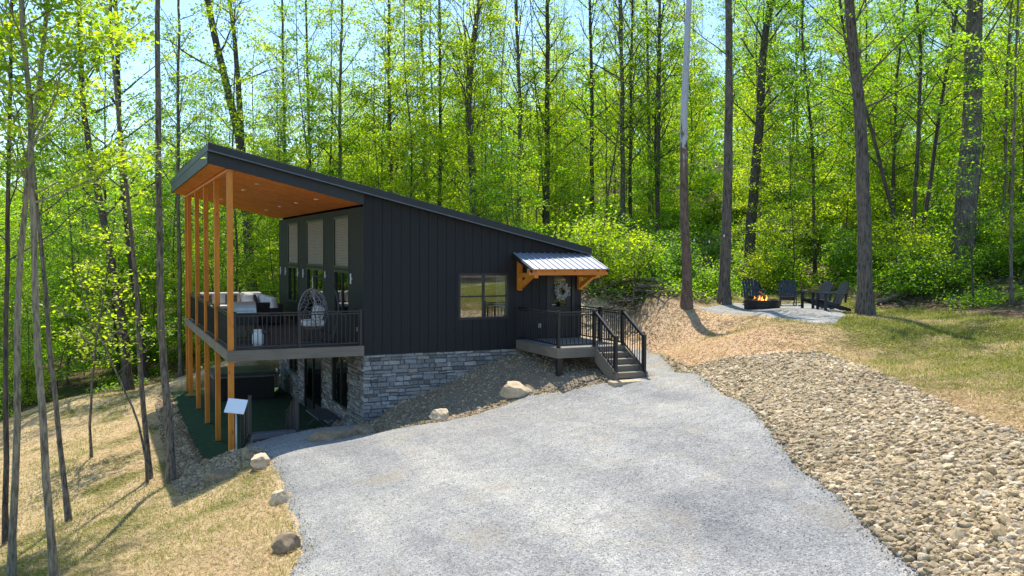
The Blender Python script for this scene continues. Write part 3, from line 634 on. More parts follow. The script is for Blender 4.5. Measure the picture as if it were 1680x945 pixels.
# stone base
def stones(axis, c, out, u0, u1, z0, z1, holes, sd):
    r = random.Random(sd); V = []; F = []; T = []; z = z0
    while z < z1-.02:
        h = min(r.choice([.075, .095, .11, .13, .155]), z1-z)
        if z1-(z+h) < .05: h = z1-z
        u = u0-r.uniform(0, .2)
        while u < u1:
            L = r.uniform(.14, .44)*(1.2 if h < .12 else .9); a, e = max(u, u0), min(u+L, u1); u += L
            if e-a < .03: continue
            pieces = [(a, e)]
            for hh in holes:
                if z+h > hh[2]+.01 and z < hh[3]-.01:
                    q = []
                    for (s, t) in pieces:
                        if t <= hh[0] or s >= hh[1]: q.append((s, t))
                        else:
                            if s < hh[0]: q.append((s, hh[0]))
                            if t > hh[1]: q.append((hh[1], t))
                    pieces = q
            sub = [(z, z+h)] if h < .15 or r.random() < .6 else [(z, z+h*.5), (z+h*.5, z+h)]
            for (s, t) in pieces:
                if t-s < .03: continue
                for (za, zb) in sub:
                    g = .008; d0 = r.uniform(.012, .06); i = .014; k = len(V)
                    j = lambda m=.012: r.uniform(-m, m)
                    q = [(s+g, za+g), (t-g, za+g), (t-g, zb-g), (s+g, zb-g)]
                    q = [(uu+j(.010), zz+j(.016)) for uu, zz in q]; cu, cz = (s+t)/2, (za+zb)/2
                    inn = [(uu+(i if uu < cu else -i), zz+(i if zz < cz else -i)) for uu, zz in q]
                    P = lambda uu, zz, dd: (uu, c+out*dd, zz) if axis == 1 else (c+out*dd, uu, zz)
                    V += [P(uu, zz, -.01) for uu, zz in q]+[P(uu, zz, max(.006, d0-.018)) for uu, zz in q]+[P(uu, zz, d0+j(.008)) for uu, zz in inn]
                    for a0, a1 in ((0, 4), (4, 8)):
                        for m in range(4): F.append((k+a0+m, k+a0+(m+1) % 4, k+a1+(m+1) % 4, k+a1+m))
                    F.append((k+8, k+9, k+10, k+11)); tv = r.random(); T += [tv]*12
        z += h
    return V, F, T
LB = [(5.25, 8.04, -2.93, -.62), (1.82, 3.84, -2.10, -.62), (9.32, 11.0, -1.95, -.62)]
V1, F1, T1 = stones(1, 0.03, -1, XL, XR, -3.0, -.275, [], 3)
V2, F2, T2 = stones(0, XL+.03, -1, 0.03, YB, -3.0, -.275, LB, 4)
fo = link('foundation', np_mesh('foundation', np.array(V1+V2), np.array(F1+[tuple(i+len(V1) for i in q) for q in F2]), M['stone'], tint=T1+T2), cabin)
b = MB(); boards(b, 1, .028, .25, XL+.03, XR, -3.2, lambda a: -.272, [], 50, 0); boards(b, 0, XL+.028, XL+.25, .25, YB, -3.2, lambda a: -.272, LB, 50, 0); b.box(XR-.2, XR-.02, .25, YB, -3.2, -.51); b.box(XL+.25, XR-.2, YB-.2, YB, -3.2, -.31)
b.build('mortar', M['mortar'], fo)
window('window', 0, XL+.03, 1.82, 3.84, -2.10, -.62, 2, 1, 'darkglass'); window('window', 0, XL+.03, 9.32, 11.0, -1.95, -.62, 2, 1, 'darkglass')
b = MB(); b.box(XL+.05, XL+.10, 5.25, 8.04, -2.93, -.62); ld = b.build('lower_door', M['door'], cabin)
b = MB()
for y0, y1 in ((5.25, 5.33), (6.60, 6.69), (7.96, 8.04)): b.box(XL-.01, XL+.045, y0, y1, -2.93, -.62)
b.box(XL-.005, XL+.045, 5.33, 7.96, -.70, -.62); b.build('door_frame', M['frame'], ld)
b = MB()
for y0, y1 in ((5.45, 6.5), (6.8, 7.85)): b.box(XL+.03, XL+.045, y0, y1, -2.6, -.85)
b.build('pane', M['darkglass'], ld)
# deck
b = MB(); y = -.06
while y < 13.1: b.box(-.06, 3.5, y, min(y+.14, 13.1), -.028, 0); y += .146
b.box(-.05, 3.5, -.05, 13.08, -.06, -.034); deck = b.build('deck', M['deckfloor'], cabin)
b = MB(); b.box(-.10, 3.522, -.10, -.062, -.2735, 0.004); b.build('fascia', M['deckfascia'], deck)
b = MB(); b.box(-.10, -.062, -.061, 13.15, -.2735, .004); b.build('fascia', M['deckfasciay'], deck)
b = MB()
for k in range(33): b.box(-.05, 3.5, .3+k*.4, .34+k*.4, -.26, -.062)
b.build('joist', M['darkwood'], deck)
for k in range(6):
    y = [0, 2.944, 5.888, 8.832, 11.776, 12.95][k]; b = MB()
    b.box(-.072, .072, y-.045, y+.099, -2.99, ZS(0)-.10); p = b.build('post', M['cedar'], cabin, bevel=.008)
    b = MB(); b.box(-.11, .11, y-.08, y+.136, -2.95, -2.92); b.build('base_plate', M['black'], p)

def railing(p, q, parent, z0=.08, z1=.96, name='railing', step=.115, slope=None, mat='black', posts=()):
    """rail panel from p to q (x, y, floor z at each end)"""
    p, q = Vector(p), Vector(q); d = q-p; L = Vector((d.x, d.y, 0)).length; b = MB(); up = Vector((0, 0, 1))
    b.bar(p+up*z1, q+up*z1, .055, .032); b.bar(p+up*(z1-.065), q+up*(z1-.065), .028, .03); b.bar(p+up*z0, q+up*z0, .03, .035)
    n = max(2, int(L/step))
    for i in range(1, n):
        s = p+d*(i/n); b.bar(s+up*z0, s+up*(z1-.06), .019, .019, (0, 1, 0))
    o = b.build(name, M[mat], parent)
    for t in posts:
        s = p+d*t; c = MB(); c.box(s.x-.038, s.x+.038, s.y-.038, s.y+.038, s.z-.0, s.z+z1+.03); c.box(s.x-.048, s.x+.048, s.y-.048, s.y+.048, s.z+z1+.031, s.z+z1+.05); c.box(s.x-.06, s.x+.06, s.y-.06, s.y+.06, s.z+.001, s.z+.02)
        c.build('railing_post', M[mat], parent)
    return o
railing((.10, 0, 0), (3.50, 0, 0), deck, posts=(.0, .49, .985))
for k in range(4): railing((.0, 2.944*k+.13, 0), (.0, 2.944*(k+1)-.07, 0), deck)
railing((0, 11.9, 0), (0, 12.88, 0), deck); railing((.1, 12.98, 0), (3.5, 12.98, 0), deck, posts=(.5,))
# entry porch
b = MB(); x = 8.2
while x < 10.34: b.box(x, min(x+.14, 10.345), -2.64, -.005, -.028, 0); x += .145
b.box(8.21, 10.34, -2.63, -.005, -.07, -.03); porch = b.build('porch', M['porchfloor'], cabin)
b = MB(); b.box(8.16, 10.39, -2.68, -2.643, -.2735, -.004); b.build('fascia', M['deckfascia'], porch)
for x0, x1 in ((8.16, 8.197), (10.349, 10.39)): b = MB(); b.box(x0, x1, -2.642, -.005, -.2735, -.004); b.build('fascia', M['deckfasciay'], porch)
for x in (8.29, 10.22):
    b = MB(); b.box(x-.07, x+.07, -2.60, -2.46, h1(x, -2.5)-.15, -.26); b.build('leg', M['black'], porch)
railing((8.25, -.04, 0), (8.25, -2.58, 0), porch); railing((8.25, -2.58, 0), (9.36, -2.58, 0), porch, posts=(0, 1)); railing((10.28, -.04, 0), (10.28, -2.58, 0), porch, posts=(.5, 1))
SX0, SX1 = 9.33, 10.31
b = MB()
for k in range(4): b.box(SX0+.04, SX1-.04, -2.70-.27*(k+1)+.0, -2.69-.27*k, -.15*(k+1)-.035, -.15*(k+1)); 
for k in range(5): b.box(SX0+.045, SX1-.045, -2.695-.27*k+.004, -2.672-.27*k, -.15*(k+1)-.0, -.15*k-.036)
stair = b.build('stair', M['deckfascia'], porch)
b = MB()
for x0, x1 in ((SX0, SX0+.038), (SX1-.038, SX1)):
    b = MB(); b.prism([(-2.683, -.02), (-2.683, -.42), (-3.5, -.86), (-3.84, -.86), (-3.84, -.60)], 0, x0, x1); b.build('stringer', M['deckfascia'], stair)
for x in (9.38, 10.27): railing((x, -2.62, -.0), (x, -3.72, -.62), porch, z0=.10, posts=(1,))
# canopy over the entry
ZC = lambda y: 2.56+(y+.0)*.335
b = MB()
def rib(mb, x0, x1, zo, t):
    mb.add([(x0, 0-.002, ZC(0)+zo), (x1, -.002, ZC(0)+zo), (x1, -1.34, ZC(-1.34)+zo), (x0, -1.34, ZC(-1.34)+zo), (x0, -.002, ZC(0)+zo+t), (x1, -.002, ZC(0)+zo+t), (x1, -1.34, ZC(-1.34)+zo+t), (x0, -1.34, ZC(-1.34)+zo+t)],
           [(0, 1, 2, 3), (4, 5, 6, 7), (0, 1, 5, 4), (1, 2, 6, 5), (2, 3, 7, 6), (3, 0, 4, 7)])
rib(b, 8.06, 10.52, 0, .012)
for k in range(13): x = 8.08+k*.202; rib(b, x-.018, x+.018, .013, .024)
can = b.build('canopy', M['tin'], cabin)
for x0, x1 in ((8.03, 8.058), (10.522, 10.55)): b = MB(); b.prism([(-.004, ZC(0)-.005), (-1.35, ZC(-1.35)-.005), (-1.35, ZC(-1.35)-.10), (-.004, ZC(0)-.11)], 0, x0, x1); b.build('side_trim', M['roofblack'], can)
b = MB(); b.box(8.0, 10.58, -1.22, -1.08, ZC(-1.15)-.235, ZC(-1.15)-.055); b.build('beam', M['cedarx'], can, bevel=.006)
for x in (8.24, 8.85, 9.5, 10.27):
    b = MB(); b.bar((x, -.02, ZC(0)-.05), (x, -1.30, ZC(-1.3)-.05), .06, .085); b.build('rafter', M['cedarx'], can)
for x in (8.24, 10.27):
    b = MB(); b.box(x-.065, x+.065, -.135, -.003, 1.47, 2.42); b.box(x-.064, x+.064, -1.20, -.136, 1.86, 2.0-.005)
    b.prism([(-.137, 1.50), (-.137, 1.66), (-.62, 1.858), (-.92, 1.858)], 0, x-.055, x+.055)
    b.build('bracket', M['cedar'], can, bevel=.005)
# wreath on the door
wr = empty('door_wreath', (9.67, -.05, 1.42), 'pale frosted twig wreath hanging on the dark front door', 'wreath')
b = MB(); r = random.Random(4)
for k in range(210):
    a = r.uniform(0, 6.28); R = .19+r.uniform(-.05, .06); c = Vector((9.67+math.cos(a)*R, -.045+r.uniform(-.035, .02), 1.42+math.sin(a)*R)); a2 = a+r.uniform(.2, 1.5)
    d = Vector((-math.sin(a2), r.uniform(-.4, .3), math.cos(a2)))*r.uniform(.06, .12); b.tube([c, c+d], [.006, .003], 4)
b.build('twig_ring', M['rattan'], wr)
b = MB(); r = random.Random(5)
for k in range(160):
    a = r.uniform(0, 6.28); R = .2+r.uniform(-.07, .09); c = Vector((9.67+math.cos(a)*R, -.06+r.uniform(-.03, .02), 1.42+math.sin(a)*R)); u = Vector((r.gauss(0, 1), r.gauss(0, .5), r.gauss(0, 1))).normalized()*.028; v_ = u.cross(Vector((r.gauss(0, 1), 1, r.gauss(0, 1)))).normalized()*.012
    b.add([c-u, c+v_, c+u, c-v_], [(0, 1, 2, 3)])
b.build('leaf_spray', simple('frosted wreath leaf', (.50, .54, .50), .8), wr)
# steps down to the patio
ps = gp(430, 731, -2.16); SA, SB = ps[0], ps[0]+1.1; SY = -.12
st = empty('patio_steps', ((SA+SB)/2, SY, -2.16), 'short grey steps with two dark railings leading down to the turf patio', 'steps')
b = MB(); b.box(SA, SB, -.42, -.12, -2.30, -2.15); b.build('tread', M['bench'], st, bevel=.01)
for k in range(1, 4): b = MB(); b.box(SA+.02, SB-.02, -.12+.34*(k-1), .22+.34*(k-1)-.003, -2.95, -2.15-.19*k); b.build('tread', M['bench'], st, bevel=.01)
for x in (SA-.06, SB+.06): railing((x, -.30, -2.16), (x, 1.10, -2.86), st, mat='railbrown', step=.09, posts=(0, .5, 1))
#PART3
# ------------------------------------------------------------------ boulders and slabs
def boulder(px, py, wpx, hx, hz, sd, label, mat='boulder', name='boulder', yaw=0, sink=.25, flat=0.0, pos=None):
    p = hit(px, py) if pos is None else np.array([pos[0], pos[1], h1(*pos)]); D = depth(p[0], p[1]); wd = wpx/FPX*D/2
    r = np.random.default_rng(sd); V, F = ICOV, ICOF
    import bmesh
    bm = bmesh.new(); bmesh.ops.create_icosphere(bm, subdivisions=4, radius=1); V = np.array([v.co[:] for v in bm.verts]); F = np.array([[v.index for v in f.verts] for f in bm.faces]); bm.free()
    for k in range(15):
        d = r.normal(0, 1, 3); d[2] = abs(d[2])*.7; d /= np.linalg.norm(d); c = r.uniform(.5, .78); t = V@d; V = V-np.outer(np.maximum(t-c, 0)*.98, d)
    if flat: V[:, 2] = np.minimum(V[:, 2], flat)
    nrm = V/np.linalg.norm(V, axis=1, keepdims=True)
    V = V+nrm*(0.028*np.sin(V[:, :1]*7+sd)*np.sin(V[:, 1:2]*6+1)+0.016*np.sin(V[:, :1]*17+V[:, 2:]*13)+.012*np.sin(V[:, 1:2]*23+V[:, 2:]*19+sd)+.02*np.sin(V[:, 2:]*11+V[:, :1]*2))
    V = V/np.abs(V[:, 0]).max()*np.array([wd, hx, hz]); a = -YAW+yaw; R = np.array(Matrix.Rotation(a, 3, 'Z')); V = V@R.T+np.array([p[0], p[1], p[2]+hz*(1-2*sink)])
    tint = .5+.35*np.sin(V[:, 2]*14/(hz+.2)+V[:, 0]*3)
    o = link(name, np_mesh(name, V, F, M[mat], tint=tint, smooth=True)); md = o.modifiers.new('e', 'EDGE_SPLIT'); md.split_angle = .55
    o.location = (0, 0, 0); return tag(o, label, 'boulder' if name == 'boulder' else 'stone slab')
boulder(845, 648, 58, .38, .27, 1, 'largest rounded tan boulder between the rock bed and driveway, near the entry porch', sink=.2)
boulder(724, 688, 42, .26, .20, 2, 'angular flat-topped tan boulder at the drive edge below the cabin window', flat=.7, sink=.2)
boulder(428, 766, 34, .30, .22, 3, 'pale flat-faced block at the top corner of the patio steps', flat=.6, sink=.15, yaw=.3)
boulder(458, 824, 40, .22, .20, 4, 'rounded yellowish boulder on straw at the drive edge', sink=.2)
boulder(471, 902, 54, .24, .20, 6, 'jagged brown boulder on the drive edge closest to the camera', mat='slabstone', sink=.15, flat=.65)
boulder(412, 750, 30, .36, .16, 8, 'mossy brown slab leaning behind the pale block by the patio steps', 'slabstone', 'stone_slab', flat=.5, yaw=.5)
boulder(545, 722, 92, .40, .26, 9, 'long brown ledge slab retaining gravel beside the patio steps', 'slabstone', 'stone_slab', flat=.5, sink=.3, yaw=.12)
boulder(597, 712, 46, .36, .22, 10, 'shorter brown ledge slab against the stone corner of the cabin', 'slabstone', 'stone_slab', flat=.5, sink=.3, yaw=.1)
boulder(365, 783, 70, .30, .16, 12, 'low grey brown slab bordering the rock strip near the white antenna', 'slabstone', 'stone_slab', flat=.5, sink=.35, yaw=-.3)
p = gp(1030, 622, -.8)
b = MB(); b.box(9.05, 10.85, -4.22, -3.845, -.98, -.765); tag(b.build('stone_slab', M['boulder'], None, bevel=.03), 'long flat tan landing slab at the foot of the porch stairs', 'stone slab')

# ------------------------------------------------------------------ things on the deck
def cushion(x0, x1, y0, y1, z0, z1, name, m, parent, rot=None):
    cx, cy, cz = (x0+x1)/2, (y0+y1)/2, (z0+z1)/2; b = MB(); b.box(x0-cx, x1-cx, y0-cy, y1-cy, z0-cz, z1-cz)
    o = b.build(name, m, None, smooth=True, bevel=min(x1-x0, y1-y0, z1-z0)*.36, seg=4); o.location = (cx, cy, cz)
    if rot: o.rotation_euler = rot
    put(o, parent); return o
sofa = empty('sectional_sofa', (1.5, 12.2, 0), 'dark wicker corner sofa with off white cushions by the back rail of the deck', 'sofa')
b = MB(); b.box(.25, 2.75, 11.75, 12.7, .06, .34); b.box(.25, 2.75, 12.62, 12.78, .34, .72); b.box(1.80, 2.78, 8.0, 11.748, .06, .34); b.box(2.64, 2.79, 8.0, 11.748, .341, .72); b.box(1.80, 2.64, 7.86, 8.0, .06, .60); b.box(.10, .25, 11.75, 12.78, .06, .6)
b.build('frame', M['wicker'], sofa, bevel=.02)
for x in (.27, 1.10, 1.93): cushion(x, x+.80, 11.78, 12.44, .345, .50, 'seat_cushion', M['cushion'], sofa)
for x in (.27, 1.10, 1.93): cushion(x, x+.80, 12.36, 12.60, .50, .97, 'back_cushion', M['cushion'], sofa, (-.18, 0, 0))
for y in (8.03, 9.27, 10.51): cushion(1.83, 2.46, y, y+1.2, .345, .50, 'seat_cushion', M['cushion'], sofa)
for y in (8.03, 9.27, 10.51): cushion(2.40, 2.62, y, y+1.18, .50, .96, 'back_cushion', M['cushion'], sofa, (0, -.18, 0))
def pillow(x, y, z, rot, m, label):
    b = MB(); n = 10; V = []; F = []
    for sgn in (1, -1):
        o = len(V)
        for i in range(n+1):
            for j in range(n+1):
                u, v = i/n*2-1, j/n*2-1; t = max(0, (1-u*u)*(1-v*v))**.45; V.append((u*.22*(1-.06*(1-v*v)*0), sgn*.075*t, v*.22))
        for i in range(n):
            for j in range(n): F.append((o+i*(n+1)+j, o+(i+1)*(n+1)+j, o+(i+1)*(n+1)+j+1, o+i*(n+1)+j+1))
    b.add(V, F); o = b.build('throw_pillow', m, None, smooth=True); o.location = (x, y, z); o.rotation_euler = rot; return tag(o, label, 'pillow')
pillow(.62, 12.22, .72, (-.3, 0, .1), M['cushgrey'], 'dark patterned throw pillow on the sofa end by the corner post')
pillow(1.55, 12.22, .72, (-.3, 0, -.1), M['cushgrey'], 'dark patterned throw pillow in the middle of the long sofa seat')
pillow(2.18, 12.1, .73, (-.3, .1, -.6), M['cushion'], 'light throw pillow tucked in the corner of the sofa')
pillow(2.28, 10.9, .73, (-.25, 0, 1.3), M['cushgrey'], 'dark throw pillow on the short arm of the sofa near the wall')
# gas grill with its tank
gx_, gy_ = .66, 2.3
gr = empty('gas_grill', (gx_, gy_, 0), 'black gas grill with pale green grey hood behind the front deck rail', 'grill')
b = MB(); b.box(gx_-.36, gx_+.36, gy_-.26, gy_+.26, .50, .80)
for sx in (-1, 1):
    for sy in (-1, 1): b.box(gx_+sx*.33-.02, gx_+sx*.33+.02, gy_+sy*.23-.02, gy_+sy*.23+.02, .06, .5)
b.box(gx_-.36, gx_+.36, gy_-.25, gy_+.25, .12, .15); b.build('cart', M['steel'], gr, bevel=.006)
b = MB(); pr = [(gy_+.28*math.cos(t), .81+.34*math.sin(t)) for t in np.linspace(0, math.pi, 13)]; b.prism(pr, 0, gx_-.30, gx_+.30); b.build('hood', M['lid'], gr, smooth=False)
b = MB(); b.tube([(gx_-.25, gy_-.30, .90), (gx_-.25, gy_-.34, .90), (gx_+.25, gy_-.34, .90), (gx_+.25, gy_-.30, .90)], .012, 8); b.build('handle', M['pole'], gr)
for sx in (-1, 1): b = MB(); b.box(gx_+sx*.52-.14, gx_+sx*.52+.14, gy_-.22, gy_+.22, .765, .795); b.build('side_shelf', M['black'], gr, bevel=.005)
for sx in (-1, 1): b = MB(); b.tube([(gx_+sx*.36-.02, gy_-.2, .075), (gx_+sx*.36+.02, gy_-.2, .075)], [.07, .07], 16); b.build('wheel', M['black'], gr)
tk = empty('propane_tank', (.80, .75, 0), 'white propane tank standing by the front deck rail', 'gas tank')
b = MB(); prof = [(0.10, .0), (.11, .03), (.10, .035), (.135, .06), (.152, .11), (.152, .30), (.135, .355), (.09, .385), (.03, .395)]
V = []; F = []; n = 24
for i, (rr, z) in enumerate(prof):
    for k in range(n): V.append((.80+rr*math.cos(k*6.2832/n), .75+rr*math.sin(k*6.2832/n), z))
for i in range(len(prof)-1):
    for k in range(n): F.append((i*n+k, i*n+(k+1) % n, (i+1)*n+(k+1) % n, (i+1)*n+k))
F.append(tuple((len(prof)-1)*n+k for k in range(n))); b.add(V, F); b.build('body', M['tankwhite'], tk, smooth=True)
b = MB()
for a0 in (.5, 3.64):
    q = [(.80+.10*math.cos(a), .75+.10*math.sin(a)) for a in np.linspace(a0, a0+2.2, 9)]; q2 = [(.80+.108*math.cos(a), .75+.108*math.sin(a)) for a in np.linspace(a0, a0+2.2, 9)]
    b.prism(q+q2[::-1], 2, .37, .47)
b.build('collar', M['tankwhite'], tk); b = MB(); b.tube([(.80, .75, .385), (.80, .75, .44)], [.02, .03], 10); b.build('valve', M['pole'], tk)
# low fire table and rug
b = MB(); b.box(.30, 1.5, 8.9, 10.2, .05, .42); b.box(.22, 1.58, 8.82, 10.28, .421, .47); tag(b.build('coffee_table', M['wicker'], None, bevel=.02), 'low dark wicker table in front of the corner sofa', 'table')
# rocking lounge chair in front of the sofa
rc = empty('rocking_chair', (1.35, 4.6, 0), 'dark wicker rocking chair with curved runners, facing away behind the grill', 'chair')
for dx in (-.30, .30):
    b = MB(); b.tube([(1.35+dx, 4.6+t*.55, .02+.10*t*t) for t in np.linspace(-1, 1, 13)], .018, 8); b.build('runner', M['black'], rc)
    b = MB(); b.tube([(1.35+dx, 4.35, .04), (1.35+dx, 4.25, .62), (1.35+dx, 4.7, .64), (1.35+dx, 4.95, .60)], .016, 8); b.tube([(1.35+dx, 4.9, .06), (1.35+dx, 4.95, .42)], .016, 8); b.build('arm_frame', M['black'], rc)
b = MB(); b.box(1.04, 1.66, 4.25, 4.95, .36, .42); b.build('seat', M['wicker'], rc, bevel=.015)
b = MB(); b.bar((1.35, 4.22, .38), (1.35, 3.92, 1.02), .62, .06, (0, 1, 0)); b.build('backrest', M['wicker'], rc, bevel=.015)
cushion(1.07, 1.63, 4.3, 4.93, .421, .52, 'seat_cushion', M['cushion'], rc)
# hanging egg chair
ex, ey = 2.50, 1.30
eg = empty('egg_chair', (ex, ey, 0), 'hanging egg chair of open pale rattan on a curved black stand', 'chair')
b = MB(); b.tube([(ex+.50*math.cos(t), ey+.50*math.sin(t), .03) for t in np.linspace(0, 6.2832, 33)[:-1]], .022, 8, closed=True); b.tube([(ex-.48, ey, .03), (ex+.48, ey, .03)], .02, 8)
arc = [(ex+.46, ey+.05, .04), (ex+.60, ey+.05, .45), (ex+.66, ey+.05, .95), (ex+.58, ey+.05, 1.42), (ex+.38, ey+.04, 1.72), (ex+.12, ey+.02, 1.86), (ex-.10, ey, 1.90)]
P = [Vector(a) for a in arc]; sm_ = []
for i in range(len(P)-1):
    a, b_, c_, d_ = P[max(i-1, 0)], P[i], P[i+1], P[min(i+2, len(P)-1)]
    for t in np.linspace(0, 1, 6)[:-1]: sm_.append(.5*((2*b_)+(c_-a)*t+(2*a-5*b_+4*c_-d_)*t*t+(3*b_-a-3*c_+d_)*t**3))
sm_.append(P[-1]); b.tube(sm_, .032, 10); b.build('stand', simple('dark grey stand', (.05, .052, .055), .45), eg, smooth=True)
b = MB(); b.tube([(ex-.10, ey, 1.88), (ex-.10, ey, 1.56)], .008, 6); b.build('hanging_chain', M['pole'], eg)
ox, oy, oz = ex-.10, ey, .95
def egg(th, ph):           # th from top 0..pi ; ph azimuth, opening faces -x -y
    rr = math.sin(th)*(.42 if th < 1.57 else .44); return (ox+rr*math.cos(ph), oy+rr*math.sin(ph)*.95, oz+.60*math.cos(th)-(.02))
b = MB(); OP = math.radians(205); hw = math.radians(62)
for k in range(13):
    ph = OP+hw+(2*math.pi-2*hw)*k/12; b.tube([egg(t, ph+.16*math.sin(t*6+k)) for t in np.linspace(.06, 2.75, 18)], .012, 5)
for j, th in enumerate(np.linspace(.35, 2.6, 13)):
    lo, hi = (OP+hw, OP+2*math.pi-hw) if th < 1.9 else (OP, OP+2*math.pi)
    b.tube([egg(th+.05*math.sin(p_*9+j), p_) for p_ in np.linspace(lo, hi, 30)], .009, 5)
for sg in (1, -1): b.tube([egg(t, OP+sg*hw) for t in np.linspace(.06, 1.9, 16)], .018, 6)
b.build('basket', simple('grey rattan', (.24, .225, .21), .7), eg, smooth=True)
cushion(ox-.32, ox+.30, oy-.30, oy+.30, .48, .66, 'seat_cushion', M['cushion'], eg); cushion(ox+.02, ox+.30, oy-.25, oy+.28, .62, 1.05, 'back_cushion', M['cushion'], eg, (0, .25, 0))

# ------------------------------------------------------------------ patio
tx, ty = 1.75, 11.2
tub = empty('hot_tub', (tx, ty, -2.93), 'square dark hot tub with grey folded cover under the deck', 'hot tub')
b = MB(); b.box(tx-1.08, tx+1.08, ty-1.08, ty+1.08, -2.93, -2.10)
for k in range(14): x = tx-1.06+k*.158; b.box(x, x+.012, ty-1.092, ty-1.081, -2.9, -2.12)
b.build('cabinet', M['tubside'], tub, bevel=.02)
b = MB(); b.box(tx-1.14, tx+1.14, ty-1.14, ty+1.14, -2.099, -2.03); b.build('rim', simple('grey tub rim', (.16, .17, .18), .4), tub, bevel=.03)
for y0, y1 in ((ty-1.10, ty-.01), (ty+.01, ty+1.10)): b = MB(); b.box(tx-1.10, tx+1.10, y0, y1, -2.028, -1.93); b.build('cover', M['tub'], tub, bevel=.03)
tw = MB(); n = 10
tw.prism([(10.55+i*.03, 3.04+.02*math.sin(i*1.7)) for i in range(n)]+[(10.55+i*.03, 3.05+.02*math.sin(i*1.7)) for i in range(n)][::-1], 2, -2.55, -1.85) if False else None
tw.add([(2.99, 10.4+i*.05, z) for z in (-1.86, -2.2, -2.55) for i in range(7)], [(j*7+i, j*7+i+1, (j+1)*7+i+1, (j+1)*7+i) for j in range(2) for i in range(6)])
for i, v in enumerate(tw.v): tw.v[i] = (v[0]+.02*math.sin(v[1]*40+v[2]*3), v[1], v[2])
o = tw.build('towel', M['cushion'], None); md = o.modifiers.new('s', 'SOLIDIFY'); md.thickness = .012; tag(o, 'white towel hanging at the side of the hot tub', 'towel')
bn = empty('slatted_bench', (3.15, 3.5, -2.93), 'grey slatted bench with crossed legs against the stone wall of the patio', 'bench')
b = MB()
for k in range(6): b.box(2.84+k*.105, 2.84+k*.105+.092, 2.6, 4.5, -2.49, -2.45)
b.box(2.85, 3.45, 2.75, 2.80, -2.52, -2.491); b.box(2.85, 3.45, 4.30, 4.35, -2.52, -2.491); b.build('seat', M['bench'], bn, bevel=.004)
for y in (2.78, 4.32):
    for q in ((2.88, 3.42), (3.42, 2.88)): b = MB(); b.bar((q[0], y+(.025 if q[0] < 3 else -.025), -2.93), (q[1], y+(.025 if q[0] < 3 else -.025), -2.52), .04, .05, (0, 1, 0)); b.build('leg', M['bench'], bn)
ap = gp(388, 766, -2.62); az_ = h1(ap[0], ap[1]); pc = at(387, 668, depth(ap[0], ap[1]))
an = empty('antenna', (ap[0], ap[1], az_), 'flat white rectangular internet antenna on a thin pole before the front deck post', 'antenna')
b = MB(); b.tube([(ap[0], ap[1], az_-.2), (ap[0], ap[1], pc[2]-.05)], .022, 10); b.build('pole', M['pole'], an, smooth=True)
b = MB(); b.box(-.24, .24, -.20, .20, -.018, .018); o = b.build('panel', M['dish'], None, bevel=.012); o.location = (ap[0], ap[1], pc[2])
o.rotation_euler = (Matrix.Rotation(-YAW-.12, 3, 'Z') @ Matrix.Rotation(math.radians(48), 3, 'X') @ Matrix.Rotation(math.radians(8), 3, 'Y')).to_euler(); put(o, an)

# ------------------------------------------------------------------ fire pit and chairs
fp = hit(1250, 507); fz = h1(fp[0], fp[1])
ft = empty('fire_pit', tuple(fp), 'round black metal fire ring with burning logs on the gravel pad', 'fire pit')
b = MB(); n = 36
ro, ri = .63, .56
V = [(fp[0]+r_*math.cos(k*6.2832/n), fp[1]+r_*math.sin(k*6.2832/n), fz+z) for (r_, z) in ((ro, -.05), (ro, .34), (ri, .34), (ri, -.05)) for k in range(n)]
b.add(V, [(i*n+k, i*n+(k+1) % n, ((i+1) % 4)*n+(k+1) % n, ((i+1) % 4)*n+k) for i in range(4) for k in range(n)])
for z in (.11, .23): b.tube([(fp[0]+(ro+.004)*math.cos(t), fp[1]+(ro+.004)*math.sin(t), fz+z) for t in np.linspace(0, 6.2832, 37)[:-1]], .012, 6, closed=True)
b.build('ring', M['steel'], ft)
r = random.Random(3)
for k in range(5):
    a = k*1.25; q = Vector((fp[0]+.34*math.cos(a), fp[1]+.34*math.sin(a), fz+.26)); e = Vector((fp[0]-.12*math.cos(a+.5), fp[1]-.12*math.sin(a+.5), fz+.46+.04*k))
    b = MB(); b.tube([q, (q+e)/2+Vector((0, 0, .02)), e], [.06, .055, .05], 8); b.build('log', M['log'], ft)
fl = N('flame'); em = fl.n('Emission'); sp = fl.n('SeparateXYZ'); fl.l(fl.coord(), sp.inputs[0])
lw = fl.n('LayerWeight', Blend=.5); fl.l(fl.ramp(lw.outputs['Facing'], [(0, (1, .50, .09)), (.6, (1, .18, .015))]), em.inputs[0]); em.inputs[1].default_value = 1.6
tr = fl.n('BsdfTransparent'); mx = fl.n('MixShader'); fl.l(fl.ramp(lw.outputs['Facing'], [(.3, (.75, .75, .75)), (.9, (.05, .05, .05))]), mx.inputs[0]); fl.l(tr.outputs[0], mx.inputs[1]); fl.l(em.outputs[0], mx.inputs[2]); fl.l(mx.outputs[0], fl.out.inputs[0])
for k in range(13):
    a = r.uniform(0, 6.28); d = r.uniform(0, .34); x, y = fp[0]+d*math.cos(a), fp[1]+d*math.sin(a); h_ = r.uniform(.10, .30); ph = r.uniform(0, 6)
    b = MB(); b.tube([(x+.05*math.sin(ph+t*5)*t, y+.05*math.cos(ph+t*4)*t, fz+.28+h_*t) for t in np.linspace(0, 1, 9)], [.036*math.sin(3.14*(.25+.75*t))*(1-.2*t)+.002 for t in np.linspace(0, 1, 9)], 8); b.build('flame', fl.m, ft, smooth=True)

